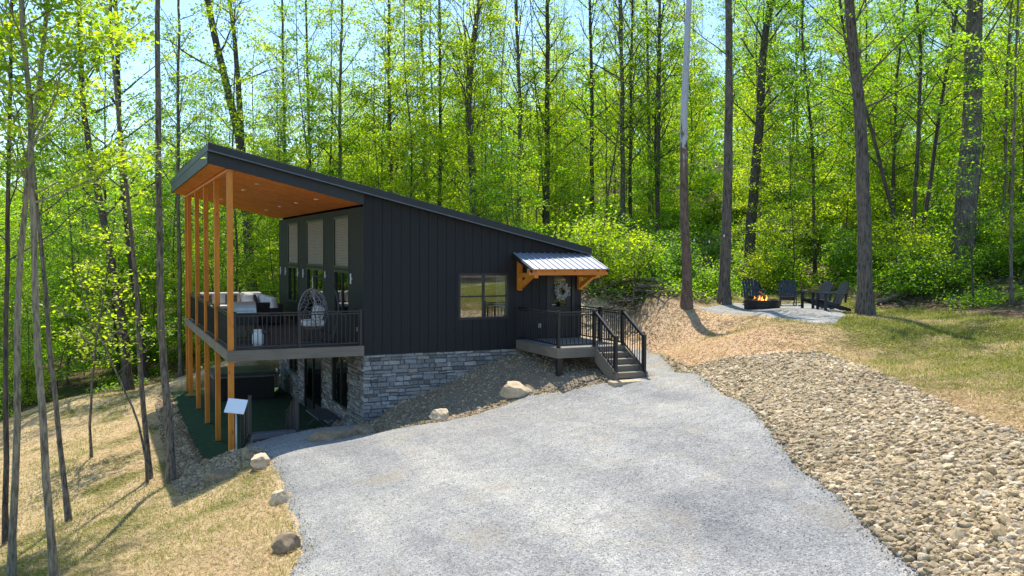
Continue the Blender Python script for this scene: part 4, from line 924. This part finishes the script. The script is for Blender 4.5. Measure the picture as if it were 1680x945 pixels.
def adirondack():
    t = empty('adirondack_chair', (0, 0, 0)); m = M['adirondack']
    for k in range(7):                                         # seat slats, front edge at +y
        y = .30-.085*k; z = .375-.022*k*1.1; b = MB() if k == 0 else b; b.box(-.27, .27, y-.038, y+.038, z-.01, z+.01)
    b.build('seat', m, t)
    b = MB()
    for k in range(6):
        x = -.25+k*.1; top = 1.0-.10*((k-2.5)/2.5)**2
        b.bar((x, -.20, .24), (x*1.12, -.20-.36*(top-.24)/.76, top), .088, .018, (0, 1, .4))
    b.bar((-.29, -.40, .60), (.29, -.40, .60), .03, .06); b.build('backrest', m, t)
    for s in (-1, 1):
        b = MB(); b.prism([(-.45, .575), (.40, .60), (.40, .622), (-.45, .597)], 0, s*.36-.065, s*.36+.065); b.build('armrest', m, t)
        b = MB(); b.box(s*.30-.02, s*.30+.02, .26, .36, 0, .60); b.build('leg', m, t)
        b = MB(); b.prism([(.34, .28), (.34, .37), (-.62, .09), (-.62, .0), (-.50, .0)], 0, s*.29-.018 - s*.045, s*.29+.018 - s*.045); b.build('leg', m, t)
        b = MB(); b.bar((s*.34, -.36, .30), (s*.34, -.40, .585), .03, .07, (0, 1, 0)); b.build('arm_brace', m, t)
    return t
CH = [((1236, 502), 'dark navy slatted chair straight behind the burning fire pit', 0.0), ((1292, 503), 'dark navy slatted chair just beside the fire, turned slightly to it', .25), ((1337, 508), 'dark slatted chair seen in profile, second from the tree trunk', 1.25), ((1362, 511), 'dark slatted chair in profile, closest to the big tree trunk', 1.45)]
a0 = adirondack()
for k, ((px, py), lab, rz) in enumerate(CH):
    if k == 0: c = a0
    else:
        c = a0.copy(); COL.objects.link(c)
        for ch in list(a0.children): q = ch.copy(); COL.objects.link(q); q.parent = c
    p = hit(px, py); c.location = (p[0], p[1], h1(p[0], p[1])+.02); tag(c, lab, 'chair', 'adirondack chairs around the fire pit')
    c.rotation_euler = (0, 0, math.pi-YAW-rz)
#PART4
# ------------------------------------------------------------------ trees
class Tree:
    """wood (trunk, limbs, twigs) and leaves, grown along a given trunk path"""
    def __init__(s, path, r0, r1, sd, limbs=26, c0=.25, c1=.98, reach=3.0, leaves=4000, lsize=.13, up=.6, subs=4, sides=7, twig=True, flare=.5, droop=0.0, hook=None, limb_thin=1.0, cluster=.30, low=1.0):
        r = np.random.default_rng(sd); s.V = []; s.F = []; s.n = 0
        P = np.array(path, float)
        t = np.r_[0, np.cumsum(np.linalg.norm(np.diff(P, axis=0), axis=1))]; L = t[-1]; t /= L
        tt = np.linspace(0, 1, max(14, int(L/1.0))); 
        # smooth resample with small wander
        Q = np.stack([np.interp(tt, t, P[:, k]) for k in range(3)], 1)
        for _ in range(2): Q[1:-1] = .25*Q[:-2]+.5*Q[1:-1]+.25*Q[2:]
        wv = np.cumsum(r.normal(0, .022, (len(tt), 3)), 0); wv -= np.outer(1-tt, wv[0])+np.outer(tt, wv[-1]); wv[:, 2] = 0; Q = Q+wv*min(1, L/12)
        R = r0+(r1-r0)*tt**.9; R = R*(1+flare*np.exp(-tt*L/.35)); s.tube(Q, R, sides)
        tips = []
        for i in range(limbs):
            h = c0+(c1-c0)*((i+r.uniform(0, .9))/limbs); b0 = np.array([np.interp(h, tt, Q[:, k]) for k in range(3)]); rb = np.interp(h, tt, R)
            az = i*2.4+r.uniform(-.5, .5); f = (h-c0)/(c1-c0+1e-6); ln = reach*r.uniform(.55, 1.15)*(1-.55*f**1.6)*(low+(1-low)*min(1, f*3))
            el = up+r.normal(0, .18)+.35*f
            d = np.array([math.cos(az)*math.cos(el), math.sin(az)*math.cos(el), math.sin(el)])
            k = np.linspace(0, 1, 6)[:, None]; q = b0+d*ln*k+np.array([0, 0, 1])*(ln*.16*(k**2)*(1-2.2*droop))+np.cumsum(r.normal(0, .035*ln, (6, 3)), 0)*k
            rl = min(rb*.45, .012+.016*ln)*limb_thin; s.tube(q, np.linspace(rl, .006, 6), 5)
            for j in range(subs):
                u = r.uniform(.3, 1.0); c = np.array([np.interp(u, k[:, 0], q[:, m]) for m in range(3)]); a2 = az+r.choice([-1, 1])*r.uniform(.4, 1.3); e2 = el*.6+r.normal(0, .3)
                d2 = np.array([math.cos(a2)*math.cos(e2), math.sin(a2)*math.cos(e2), math.sin(e2)]); l2 = ln*r.uniform(.25, .5); w_ = np.linspace(0, 1, 4)[:, None]
                q2 = c+d2*l2*w_+np.cumsum(r.normal(0, .05*l2, (4, 3)), 0)
                if twig: s.tube(q2, np.linspace(max(rl*.45, .006), .004, 4), 3)
                tips.append((q2, 1.0+l2))
            tips.append((q[3:], .8*ln))
        s.Q, s.R, s.tt = Q, R, tt
        # leaves in loose layered sprays round the twigs
        wts = np.array([x[1] for x in tips]); wts *= r.uniform(.15, 1.6, len(wts)); zz = np.array([x[0][:, 2].mean() for x in tips]); zz = (zz-Q[0, 2])/(Q[-1, 2]-Q[0, 2]+1e-6); wts *= 1-.6*np.clip((zz-.74)/.15, 0, 1); cnt = r.multinomial(leaves, wts/wts.sum()) if leaves else []
        C = []; TI = []
        for (q, _), n in zip(tips, cnt):
            if n == 0: continue
            ng = max(1, n//24); u = r.uniform(0, 1, ng); g = np.stack([np.interp(u, np.linspace(0, 1, len(q)), q[:, m]) for m in range(3)], 1)+r.normal(0, 1, (ng, 3))*np.array([cluster, cluster, cluster*.5])
            w_ = r.integers(0, ng, n); C.append(g[w_]+r.normal(0, 1, (n, 3))*np.array([.24, .24, .085])*(lsize/.13)); TI.append(np.clip(.5+r.normal(0, .24, ng)[w_]+r.normal(0, .14, n), 0, 1))
        if C:
            C = np.concatenate(C); TI = np.concatenate(TI); n = len(C)
            nn = np.array([0, 0, 1.0])+r.normal(0, .55, (n, 3)); nn /= np.linalg.norm(nn, axis=1, keepdims=True)
            a = r.normal(0, 1, (n, 3)); u = np.cross(nn, a); u /= np.linalg.norm(u, axis=1, keepdims=True); v = np.cross(nn, u)
            sz = (lsize*r.uniform(.6, 1.25, n)*.5)[:, None]
            s.LV = np.stack([C-u*sz, C+v*sz*.62+nn*sz*.1, C+u*sz, C-v*sz*.62+nn*sz*.1], 1).reshape(-1, 3); s.LF = np.arange(4*n).reshape(-1, 4); s.LT = np.repeat(TI, 4)
        else: s.LV = None
    def tube(s, P, R, n):
        V, F = tube(P, R, n, caps=False); s.V.append(V); s.F.append(np.array(F)+s.n); s.n += len(V)
    def meshes(s, bark_m, leaf_m, org=(0, 0, 0)):
        org = np.array(org); wd = np_mesh('trunk', np.concatenate(s.V)-org, np.concatenate(s.F), bark_m, smooth=True)
        lf = np_mesh('crown', s.LV-org, s.LF, leaf_m, tint=s.LT) if s.LV is not None else None
        return wd, lf
def put_tree(name, meshes, loc, label, cat='tree', group=None, rz=0, sc=1.0, tilt=(0, 0)):
    e = empty(name, tuple(loc), label, cat, group); e.rotation_euler = (tilt[0], tilt[1], rz); e.scale = (sc, sc, sc)
    for nm, me in zip(('trunk', 'crown'), meshes):
        if me is None: continue
        o = bpy.data.objects.new(nm, me); COL.objects.link(o); o.parent = e
    return e

def tree_px(name, label, base, pts_, D, wpx, wtop, bk, lf, ext=6.0, jit=.25, sd=1, **kw):
    """a single tree whose trunk follows the photo's: base pixel on the ground, further points at depth D"""
    if D is None: b0 = hit(*base); D = depth(b0[0], b0[1])
    else:
        b0 = at(base[0], base[1], D); b0[2] = h1(b0[0], b0[1])
    r = random.Random(sd); P = [b0-np.array([0, 0, .3]), b0]
    for (x, y) in pts_: P.append(at(x, y, D+r.uniform(-jit, jit)))
    d = P[-1]-P[-2]; d = d/np.linalg.norm(d); d = d*.8+np.array([0, 0, .35]); d /= np.linalg.norm(d); P.append(P[-1]+d*ext*.5); P.append(P[-1]+np.array([0, 0, 1])*ext*.5)
    t = Tree(P, wpx/FPX*D/2, wtop/FPX*D/2*.55, sd, **kw)
    return put_tree(name, t.meshes(M[bk], M[lf] if lf else None, b0), b0, label), t, D
Lk = dict(limbs=24, c0=.42, reach=2.0, leaves=5200, lsize=.12, up=.55)
# the slope below the driveway
tree_px('tree', 'thin pale tree at the edge of the straw slope, trunk crossing a kinked neighbour', (18, 950), [(19, 800), (22, 640), (27, 540), (35, 420), (42, 290), (55, 200), (70, 110), (84, 0)], 17.4, 13, 8, 'bark_tan', 'leafY', sd=101, **Lk)
tree_px('tree', 'pale-barked tree with a kinked trunk in front of the straw slope', (92, 952), [(90, 900), (76, 737), (62, 670), (57, 560), (51, 420), (45, 286), (38, 160), (24, 0)], 16.2, 14, 8, 'bark_tan', 'leafY', sd=102, **Lk)
tree_px('tree', 'slim bowed dark grey tree standing halfway down the straw slope', (115, 861), [(111, 800), (103, 747), (95, 660), (87, 600), (76, 480), (64, 380), (52, 230), (40, 60)], 20.7, 9.5, 5, 'bark_grey', 'leafY', sd=103, limbs=22, c0=.40, reach=2.4, leaves=4200, lsize=.12)
tree_px('tree', 'dark straight trunk at the lower corner of the straw slope', (10, 897), [(8, 760), (7, 640), (12, 500), (16, 330), (12, 150), (18, 0)], 20.5, 10, 6, 'bark_dark', 'leafG', sd=104, limbs=22, c0=.35, reach=2.8, leaves=4600, lsize=.12)
tree_px('tree', 'slim leaning grey tree beside the bare forked sapling on the straw slope', (247, 777), [(244, 740), (240, 705), (228, 640), (216, 400), (206, 290), (190, 170), (180, 0)], 23, 9.5, 5, 'bark_grey', 'leafY', sd=105, limbs=26, c0=.6, reach=1.2, leaves=3000, lsize=.12)
tree_px('sapling', 'bare forked sapling leaning off the straw slope beside the slim grey tree', (243, 799), [(238, 740), (230, 700), (215, 660), (203, 640), (185, 600), (165, 560), (140, 510)], 22.6, 5, 2.5, 'bark_grey', 'leafY', sd=106, ext=1.0, limbs=9, c0=.5, reach=1.3, leaves=260, lsize=.12, jit=.1)
tree_px('tree', 'straight speckled trunk beside the rock strip of the patio', (280, 792), [(280, 750), (279, 705), (271, 640), (267, 560), (264, 440), (262, 300), (260, 150), (259, 0)], 22.4, 14, 10, 'bark_grey', 'leafY', sd=107, limbs=14, c0=.80, reach=1.8, leaves=900, lsize=.12)
tree_px('sapling', 'small leafy sapling with low bright sprays between the pale trunks', (150, 700), [(150, 640), (160, 560), (172, 470), (185, 400)], 27, 5, 2.5, 'bark_grey', 'leafY', sd=108, ext=1.5, limbs=14, c0=.35, reach=1.7, leaves=1500, lsize=.13)
# behind the straw slope and the cabin
BK = dict(limbs=24, c0=.35, reach=3.6, leaves=4200, lsize=.15)
tree_px('tree', 'dark trunk leaning to the cabin in the hollow behind the straw slope', (212, 640), [(203, 540), (188, 440), (170, 340), (150, 262), (140, 200), (132, 60)], 41, 16, 10, 'bark_dark', 'leafG', sd=111, **BK)
tree_px('tree', 'dark trunk with a slight bend rising behind the leaning trunk in the hollow', (238, 620), [(228, 520), (215, 420), (205, 330), (196, 200), (190, 0)], 47, 13, 9, 'bark_dark', 'leafG', sd=112, **BK)
e_, t_, D_ = tree_px('forked_tree', 'big dark tree forking into two bare stems above the high roof corner', (424, 640), [(420, 560), (413, 476), (404, 350), (396, 235), (375, 150), (362, 95), (340, 0)], 45, 21, 13, 'bark_dark', 'leafY', sd=113, limbs=12, c0=.55, reach=4.0, leaves=900, lsize=.15, flare=.2)
q_ = [at(396, 240, 45), at(393, 160, 45.2), at(388, 80, 45.3), at(377, 0, 45.4), at(370, -120, 45)]
t2 = Tree(q_, 12/FPX*45/2, .05, 114, limbs=10, c0=.3, reach=3.5, leaves=700, lsize=.15, flare=0); wd, lf = t2.meshes(M['bark_dark'], M['leafY'], e_.location)
o = bpy.data.objects.new('stem', wd); COL.objects.link(o); o.parent = e_; o = bpy.data.objects.new('crown', lf); COL.objects.link(o); o.parent = e_
for k, (bx, px0, px1, D, wp, lab, lfm, n) in enumerate([
    (296, 294, 292, 43, 8, 'thin straight trunk just off the outer deck posts', 'leafY', 3200),
    (467, 468, 466, 50, 7, 'slim trunk rising behind the upper roof slope under the open sky', 'leafY', 4000),
    (508, 507, 503, 53, 7, 'slim straight trunk with yellow leaves behind the roof, next to the open sky', 'leafY', 4500),
    (560, 556, 560, 50, 8, 'slim trunk with the brightest yellow crown behind the middle of the roof', 'leafY', 6500),
    (646, 643, 638, 50, 9, 'dark trunk under a tall bright yellow green crown behind the roof', 'leafY', 7000),
    (722, 721, 722, 49, 8, 'dark straight trunk with layered yellow green leaves behind the roof', 'leafY', 5600),
    (700, 702, 690, 56, 8, 'slender deep green tree behind the roof between two brighter crowns', 'leafG', 5500),
    (890, 897, 899, 51, 12, 'dark trunk with a side branch behind the low end of the roof', 'leafG', 2600),
    (972, 972, 968, 52, 9, 'straight grey trunk behind the canopy end of the cabin', 'leafG', 1400),
    (1022, 1022, 1016, 49, 10, 'dark trunk beside a thinner twin behind the porch rail', 'leafG', 1100),
    (1034, 1033, 1040, 49.5, 7, 'thin twin trunk close beside the dark trunk behind the porch rail', 'leafG', 900),
    (1082, 1081, 1082, 48, 9, 'grey trunk standing over the brush pile', 'leafY', 1200),
    (1068, 1066, 1060, 53, 7, 'slim dark trunk behind the brush pile', 'leafG', 1600)]):
    tree_px('tree', lab, (bx, 470), [(px0, 380), (px0+(px1-px0)*.3, 260), (px0+(px1-px0)*.6, 130), (px1, 0)], D, wp, wp*.62, 'bark_dark' if k % 3 else 'bark_grey', lfm, sd=120+k, limbs=30, c0=.28, reach=3.2, leaves=n, lsize=.15)
tree_px('bare_tree', 'leafless tree with upright thin branches against the sky behind the roof', (784, 400), [(778, 318), (768, 220), (765, 135), (775, 70), (790, 0)], 48, 15, 6, 'bark_grey', 'leafY', sd=141, limbs=40, c0=.35, reach=4.2, leaves=700, lsize=.15, up=1.15, subs=6, limb_thin=.8)
tree_px('bare_tree', 'nearly leafless tree with fine spreading twigs beside the dark branched trunk', (850, 420), [(852, 318), (855, 200), (850, 100), (846, 0)], 50, 9, 5, 'bark_grey', 'leafG', sd=142, limbs=34, c0=.3, reach=4.0, leaves=600, lsize=.15, up=.9, subs=6)
# round the fire pit
tree_px('dead_tree', 'dead trunk with peeled white upper half, standing before the fire pit', (1126, 503), [(1126, 440), (1122, 340), (1119, 260), (1124, 150), (1128, 60), (1131, 0)], None, 17, 10, 'bark_dead', None, sd=151, limbs=5, c0=.5, reach=1.6, leaves=0, subs=2, sides=12, flare=.45)
tree_px('tree', 'tall straight grey-brown trunk directly behind the dead white one', (1188, 498), [(1187, 440), (1190, 360), (1194, 265), (1195, 150), (1194, 0)], None, 19, 12, 'bark_oak', 'leafG', sd=152, limb_thin=.5, limbs=14, c0=.5, reach=3.2, leaves=900, lsize=.14, sides=12)
tree_px('tree', 'dark trunk leaning over behind the first fire pit chair', (1228, 420), [(1231, 370), (1240, 250), (1246, 140), (1252, 53), (1268, 0)], 43, 20, 12, 'bark_dark', 'leafG', sd=153, **BK)
tree_px('tree', 'large curved dark-barked trunk beside the profile chairs at the lawn corner', (1420, 516), [(1421, 415), (1419, 300), (1418, 262), (1409, 150), (1397, 70), (1391, 0)], None, 26, 19, 'bark_oak', 'leafG', sd=154, limb_thin=.45, limbs=26, c0=.42, reach=4.5, leaves=3200, lsize=.13, sides=14, flare=.5)
tree_px('tree', 'stoutest furrowed oak trunk on the slope above the upper lawn', (1580, 442), [(1586, 340), (1596, 237), (1598, 120), (1601, 0)], 34, 38, 29, 'bark_oak', 'leafG', sd=155, limb_thin=.5, limbs=24, c0=.45, reach=5.0, leaves=4200, lsize=.14, sides=16, flare=.4)
tree_px('tree', 'thin grey tree before the stout oak at the lawn edge', (1660, 505), [(1660, 400), (1662, 250), (1666, 100), (1668, 0)], 29, 6, 4, 'bark_grey', 'leafG', sd=156, limbs=24, c0=.3, reach=2.6, leaves=4200, lsize=.12)
tree_px('sapling', 'crooked thin sapling leaning at the lawn edge below the stout oak', (1598, 516), [(1594, 470), (1592, 410), (1600, 350), (1610, 270)], 29.5, 4, 2.5, 'bark_dark', 'leafG', sd=157, ext=1.5, limbs=14, c0=.35, reach=1.8, leaves=1300, lsize=.12)
for k, q in enumerate([[(1495, 400), (1500, 300), (1507, 200), (1512, 100), (1502, 0)], [(1510, 400), (1530, 280), (1545, 170), (1572, 0)], [(1480, 400), (1450, 290), (1425, 190), (1405, 140)]]):
    tree_px('tree', ['slim upright dark stem of the crooked thicket between the curved trunk and stout oak', 'dark stem of the crooked thicket curving towards the stout oak', 'dark stem of the crooked thicket curving back behind the curved trunk'][k], (1497+3*k, 455), q, 35+k*.4, 8, 5, 'bark_dark', 'leafG', sd=160+k, limbs=20, c0=.3, reach=3.0, leaves=2600, lsize=.13)

# kinds of wood trees, shrubs: built once, then copied
KINDS = []
def wood_kind(sd, H_, r0, bk, lf, adj, **kw):
    r = random.Random(sd); P = [(0, 0, -.4)]; x = y = 0
    for k in range(1, 8): x += r.gauss(0, .16); y += r.gauss(0, .16); P.append((x, y, H_*k/7))
    KINDS.append((Tree(P, r0, r0*.22, sd, **kw).meshes(M[bk], M[lf]), adj))
for sd, H_, r0, bk, lf, adj, kw in [
    (201, 19, .13, 'bark_dark', 'leafY', 'slender yellow green', dict(limbs=34, c0=.16, reach=3.0, leaves=7400, lsize=.145)),
    (202, 21, .17, 'bark_dark', 'leafG', 'dark-trunked green', dict(limbs=34, c0=.20, reach=3.6, leaves=7000, lsize=.145)),
    (203, 17, .10, 'bark_grey', 'leafY', 'thin grey-barked yellow green', dict(limbs=30, c0=.14, reach=2.6, leaves=7600, lsize=.14)),
    (204, 22, .20, 'bark_dark', 'leafG', 'tall straight bare-trunked', dict(limbs=26, c0=.42, reach=3.8, leaves=4800, lsize=.15)),
    (205, 18, .12, 'bark_grey', 'leafD', 'deep green', dict(limbs=34, c0=.15, reach=3.2, leaves=7000, lsize=.15)),
    (206, 19, .11, 'bark_grey', 'leafG', 'sparse nearly leafless', dict(limbs=30, c0=.25, reach=3.2, leaves=700, lsize=.16, up=.85, subs=6)),
    (207, 10, .06, 'bark_dark', 'leafY', 'small bushy yellow green', dict(limbs=26, c0=.12, reach=2.2, leaves=5000, lsize=.125, up=.35)),
    (208, 8, .05, 'bark_dark', 'leafG', 'small bushy fresh green', dict(limbs=24, c0=.10, reach=2.2, leaves=5000, lsize=.125, up=.3))]:
    wood_kind(sd, H_, r0*.58, bk, lf, adj, **kw)
def shrub_kind(sd, H_, lf, n, ls=.12):
    r = random.Random(sd); V = []; base = None
    for k in range(5):
        a = r.uniform(0, 6.28); d = r.uniform(.2, .6); P = [(0.1*math.cos(a), .1*math.sin(a), -.15), (d*.5*math.cos(a), d*.5*math.sin(a), H_*.45), (d*1.4*math.cos(a), d*1.4*math.sin(a), H_)]
        t = Tree(P, .022, .006, sd*10+k, limbs=9, c0=.15, reach=H_*.55, leaves=n//5, lsize=ls, up=.3, subs=3, sides=5, flare=0, cluster=.22)
        V.append(t)
    b = V[0]; off = 0; vs = []; fs = []; lv = []; lt = []
    for t in V: vs += t.V; fs += [f+off for f in t.F]; off += t.n; lv.append(t.LV); lt.append(t.LT)
    LV = np.concatenate(lv)
    k_ = LV[:, 2] > .02
    return np_mesh('stem', np.concatenate(vs), np.concatenate(fs), M['bark_dark']), np_mesh('crown', LV, np.arange(len(LV)).reshape(-1, 4), M[lf], tint=np.concatenate(lt))
SHRUBS = [shrub_kind(301, 1.5, 'leafG', 2200), shrub_kind(302, 2.2, 'leafY', 2600), shrub_kind(303, 1.1, 'leafG', 1600, .11), shrub_kind(304, 1.8, 'leafD', 2400)]

ZN = [(300, 'in the hollow beyond the straw slope'), (460, 'behind the high roof end'), (760, 'behind the middle of the roof'), (980, 'behind the low roof end'), (1160, 'behind the porch and brush pile'), (1430, 'on the slope behind the fire pit'), (9999, 'on the slope above the upper lawn')]
def zone(x, y):
    p = 840+FPX*side(x, y)/depth(x, y)
    return next(z for lim, z in ZN if p < lim)
def scatter(n, dlo, dhi, mind, sd, edge=-.9, pw=1.0, pad=.17):
    r = random.Random(sd); out = []; tries = 0
    while len(out) < n and tries < 60000:
        tries += 1; D = dlo+(dhi-dlo)*r.random()**pw; X = r.uniform(-.564-pad, .564+pad)*D; x, y = W(X, D)
        if y < 14.5 and -3 < x < 12: continue
        if 1.5 < X < 11 and D < 48 and mind > 1.4: continue
        if any((x-a)**2+(y-b)**2 < mind*mind for a, b in out): continue
        out.append((x, y))
    P = np.array(out); d = sdist(LAWN, P[:, 0], P[:, 1]); return [tuple(p) for p, k in zip(P, d) if k < edge]
rr = random.Random(77)
def band(D): return 'at wood edge' if D < 44 else 'deeper in wood' if D < 58 else 'deep in wood'
def place_kind(pts_, ks, name, smin, smax):
    for (x, y) in pts_:
        px = 840+FPX*side(x, y)/depth(x, y)
        dd = depth(x, y)
        if px < 330 and dd < 46 and rr.random() < .4: continue
        if px > 1180 and dd < 60 and rr.random() < .3: continue
        mul = [1, 4, 1, 2, 4, 2, .6, 2] if px < 330 else [5, .7, 4, .7, .4, 1, 4, 1] if 430 < px < 780 else [1.2, 2, 1.5, 4, 1, 2, 2, 3] if px > 1150 else [2, 2, 2, 2, 1, 2.5, 2, 2]
        k = rr.choices(range(len(KINDS)), [a*b for a, b in zip(ks, mul)])[0]; ms, adj = KINDS[k]; z = zone(x, y); bd = band(depth(x, y))
        put_tree(name, ms, (x, y, h1(x, y)), f'{adj} tree {bd} {z}', 'tree', f'{adj} trees {bd} {z}', rr.uniform(0, 6.28), rr.uniform(smin, smax)*(1 if depth(x, y) < 56 else .86), (rr.gauss(0, .025), rr.gauss(0, .025)))
place_kind(scatter(225, 34, 85, 2.6, 41, edge=-1.6, pw=.85), [4, 3, 4, 1.5, 2, 2, 0, 0], 'wood_tree', .85, 1.15)
place_kind(scatter(175, 34, 66, 1.7, 42, edge=-1.2), [0, 0, 0, 0, 0, 0, 4, 3], 'small_tree', .7, 1.15)
for (x, y) in scatter(265, 31, 62, 1.3, 43, edge=-.7, pw=1.3):
    k = rr.choice((0, 0, 1, 1, 2, 2, 3))
    if 840+FPX*side(x, y)/depth(x, y) < 340 and rr.random() < .6: continue
    z = zone(x, y); bd = band(depth(x, y)); adj = ('fresh green', 'tall yellow green', 'low fresh green', 'deep green')[k]
    e = empty('shrub', (x, y, h1(x, y)), f'{adj} shrub {bd} {z}', 'shrub', f'{adj} shrubs {bd} {z}'); e.rotation_euler = (0, 0, rr.uniform(0, 6.28)); s_ = rr.uniform(.7, 1.3); e.scale = (s_, s_, s_)
    for nm, me in zip(('stem', 'crown'), SHRUBS[k]): o = bpy.data.objects.new(nm, me); COL.objects.link(o); o.parent = e

# ground cover of the wood
def cover():
    r = np.random.default_rng(51); n = 345000; D = 29+48*r.uniform(0, 1, n)**1.25; X = r.uniform(-.75, .75, n)*D
    x = CAM[0]+_c*X+_s*D; y = CAM[1]-_s*X+_c*D; d = sdist(LAWN, x, y)+r.normal(0, .3, n); cl = wav(x, y, .8, 8, 4)+wav(x, y, 2.3, 8, 11)*.7+.25*(X > 0)-.55*(X < -.3*D)
    k = (d < -.3) & (cl > r.uniform(-.35, .35, n)) & ~((y < 14) & (x > -2) & (x < 11.5)); x, y, cl, D = x[k], y[k], cl[k], D[k]; n = len(x)
    z = H(x, y)+np.abs(r.normal(0, 1, n))*(.10+.22*np.clip(cl, 0, 1.3)); C = np.stack([x, y, z+.03], 1)
    nn = np.array([0, 0, 1.0])+r.normal(0, .5, (n, 3)); nn /= np.linalg.norm(nn, axis=1, keepdims=True); u = np.cross(nn, r.normal(0, 1, (n, 3))); u /= np.linalg.norm(u, axis=1, keepdims=True); v = np.cross(nn, u)
    sz = (r.uniform(.04, .085, n)*np.clip(D/36, .8, 1.9))[:, None]
    V = np.stack([C-u*sz, C+v*sz*.6, C+u*sz, C-v*sz*.6], 1).reshape(-1, 3)
    tag(link('undergrowth', np_mesh('undergrowth', V, np.arange(4*n).reshape(-1, 4), M['leafG'], tint=np.repeat(np.clip(.5+r.normal(0, .2, n), 0, 1), 4))), 'low green undergrowth covering the forest floor', kind='stuff')
cover()
# far wood reading as one mass
def far_wood():
    r = np.random.default_rng(61); V = []; T = []
    for k in range(400):
        D = r.uniform(84, 150); X = r.uniform(-.85, .85)*D; x, y = W(X, D); z = h1(x, y); n = 420; hh = r.uniform(9, 14)
        f = r.uniform(.08, 1, n); rad = 3.4*np.sin(np.pi*np.clip(f*.85+.12, 0, 1))*r.uniform(0, 1, n)**.5; a = r.uniform(0, 6.28, n)
        C = np.stack([x+rad*np.cos(a), y+rad*np.sin(a), z+f*hh], 1); nn = np.array([0, 0, 1.0])+r.normal(0, .6, (n, 3)); nn /= np.linalg.norm(nn, axis=1, keepdims=True); u = np.cross(nn, r.normal(0, 1, (n, 3))); u /= np.linalg.norm(u, axis=1, keepdims=True); v = np.cross(nn, u)
        s = r.uniform(.14, .34, n)[:, None]; V.append(np.stack([C-u*s, C+v*s*.6, C+u*s, C-v*s*.6], 1).reshape(-1, 3)); T.append(np.repeat(np.clip(r.normal(.5, .25)+r.normal(0, .12, n), 0, 1), 4))
    V = np.concatenate(V); tag(link('far_woods', np_mesh('far_woods', V, np.arange(len(V)).reshape(-1, 4), M['leafG'], tint=np.concatenate(T))), 'distant green woods on the hill above', kind='stuff')
far_wood()
# wood behind the camera side of the clearing, reflected in the windows
for k, (X, D) in enumerate([(-6, -9), (3, -13), (10, -8), (15, -15), (22, -4), (-14, -6), (26, 4), (8, -20)]):
    x, y = W(X, D); put_tree('wood_tree', KINDS[(1, 4, 0, 4, 1, 2, 4, 0)[k]][0], (x, y, h1(x, y)), 'tree at the open end of the drive behind the viewpoint', 'tree', 'trees at the open end of the drive', k*1.3, 1.0)
# brush pile
bp = hit(1045, 487); r = random.Random(9); heap = empty('brush_pile', tuple(bp), 'low heap of grey cut branches at the wood edge behind the porch', 'brush pile')
for k in range(56):
    x = bp[0]+r.gauss(0, 1.2); y = bp[1]+r.gauss(0, .7); z = h1(x, y)+r.uniform(.02, .22); a = r.gauss(.2, .7); l = r.uniform(.25, .95); d = Vector((math.cos(a)*l, math.sin(a)*l, r.gauss(0, .25)*l)); rd = r.uniform(.010, .035)
    m = Vector((x, y, z)); b = MB(); b.tube([m-d, m+Vector((r.gauss(0, .06), r.gauss(0, .06), .03)), m+d], [rd, rd*.9, rd*.5], 6); b.build('branch', M['bark_grey'], heap, smooth=True)
for k, (p0, p1, rd, lab) in enumerate([((1440, 500), (1560, 455), .09, 'fallen mossy log lying up the slope below the stout oak'), ((1290, 475), (1400, 468), .06, 'thin fallen branch in the leaf litter behind the fire pit chairs'), ((985, 478), (1030, 462), .07, 'fallen grey branch on the forest floor next to the brush pile')]):
    a, e = hit(*p0), hit(*p1); n = 8; P = [(a+(e-a)*t) for t in np.linspace(0, 1, n)]
    for q in P: q[2] = h1(q[0], q[1])+rd*1.2+.05*math.sin(q[0]*5)
    b = MB(); b.tube(P, np.linspace(rd, rd*.5, n), 8); tag(b.build('fallen_log', M['bark_grey'], None, smooth=True), lab, 'log')
# lamps strung between the trees
slg = empty('string_lights', tuple(at(1122, 382, 32.5)), 'thin dark cable of small clear bulbs strung between the trunks round the fire pit', 'string lights')
A = [at(1122, 382, 32.6), at(1188, 384, 34), at(1262, 372, 38), at(1330, 366, 40), at(1419, 352, 30.2)]; P = []
for a, e in zip(A[:-1], A[1:]):
    for t in np.linspace(0, 1, 9)[:-1]: q = a+(e-a)*t; q = q-np.array([0, 0, .25*4*t*(1-t)]); P.append(q)
P.append(A[-1]); b = MB(); b.tube(P, .010, 5); b.build('cable', M['black'], slg)
bulb = simple('clear warm bulb', (.85, .75, .6), .2)
for k in range(2, len(P)-1, 3):
    q = P[k]; b = MB(); b.tube([q-np.array([0, 0, .01]), q-np.array([0, 0, .05]), q-np.array([0, 0, .09]), q-np.array([0, 0, .12])], [.012, .022, .032, .012], 8); b.build('bulb', bulb, slg, smooth=True)
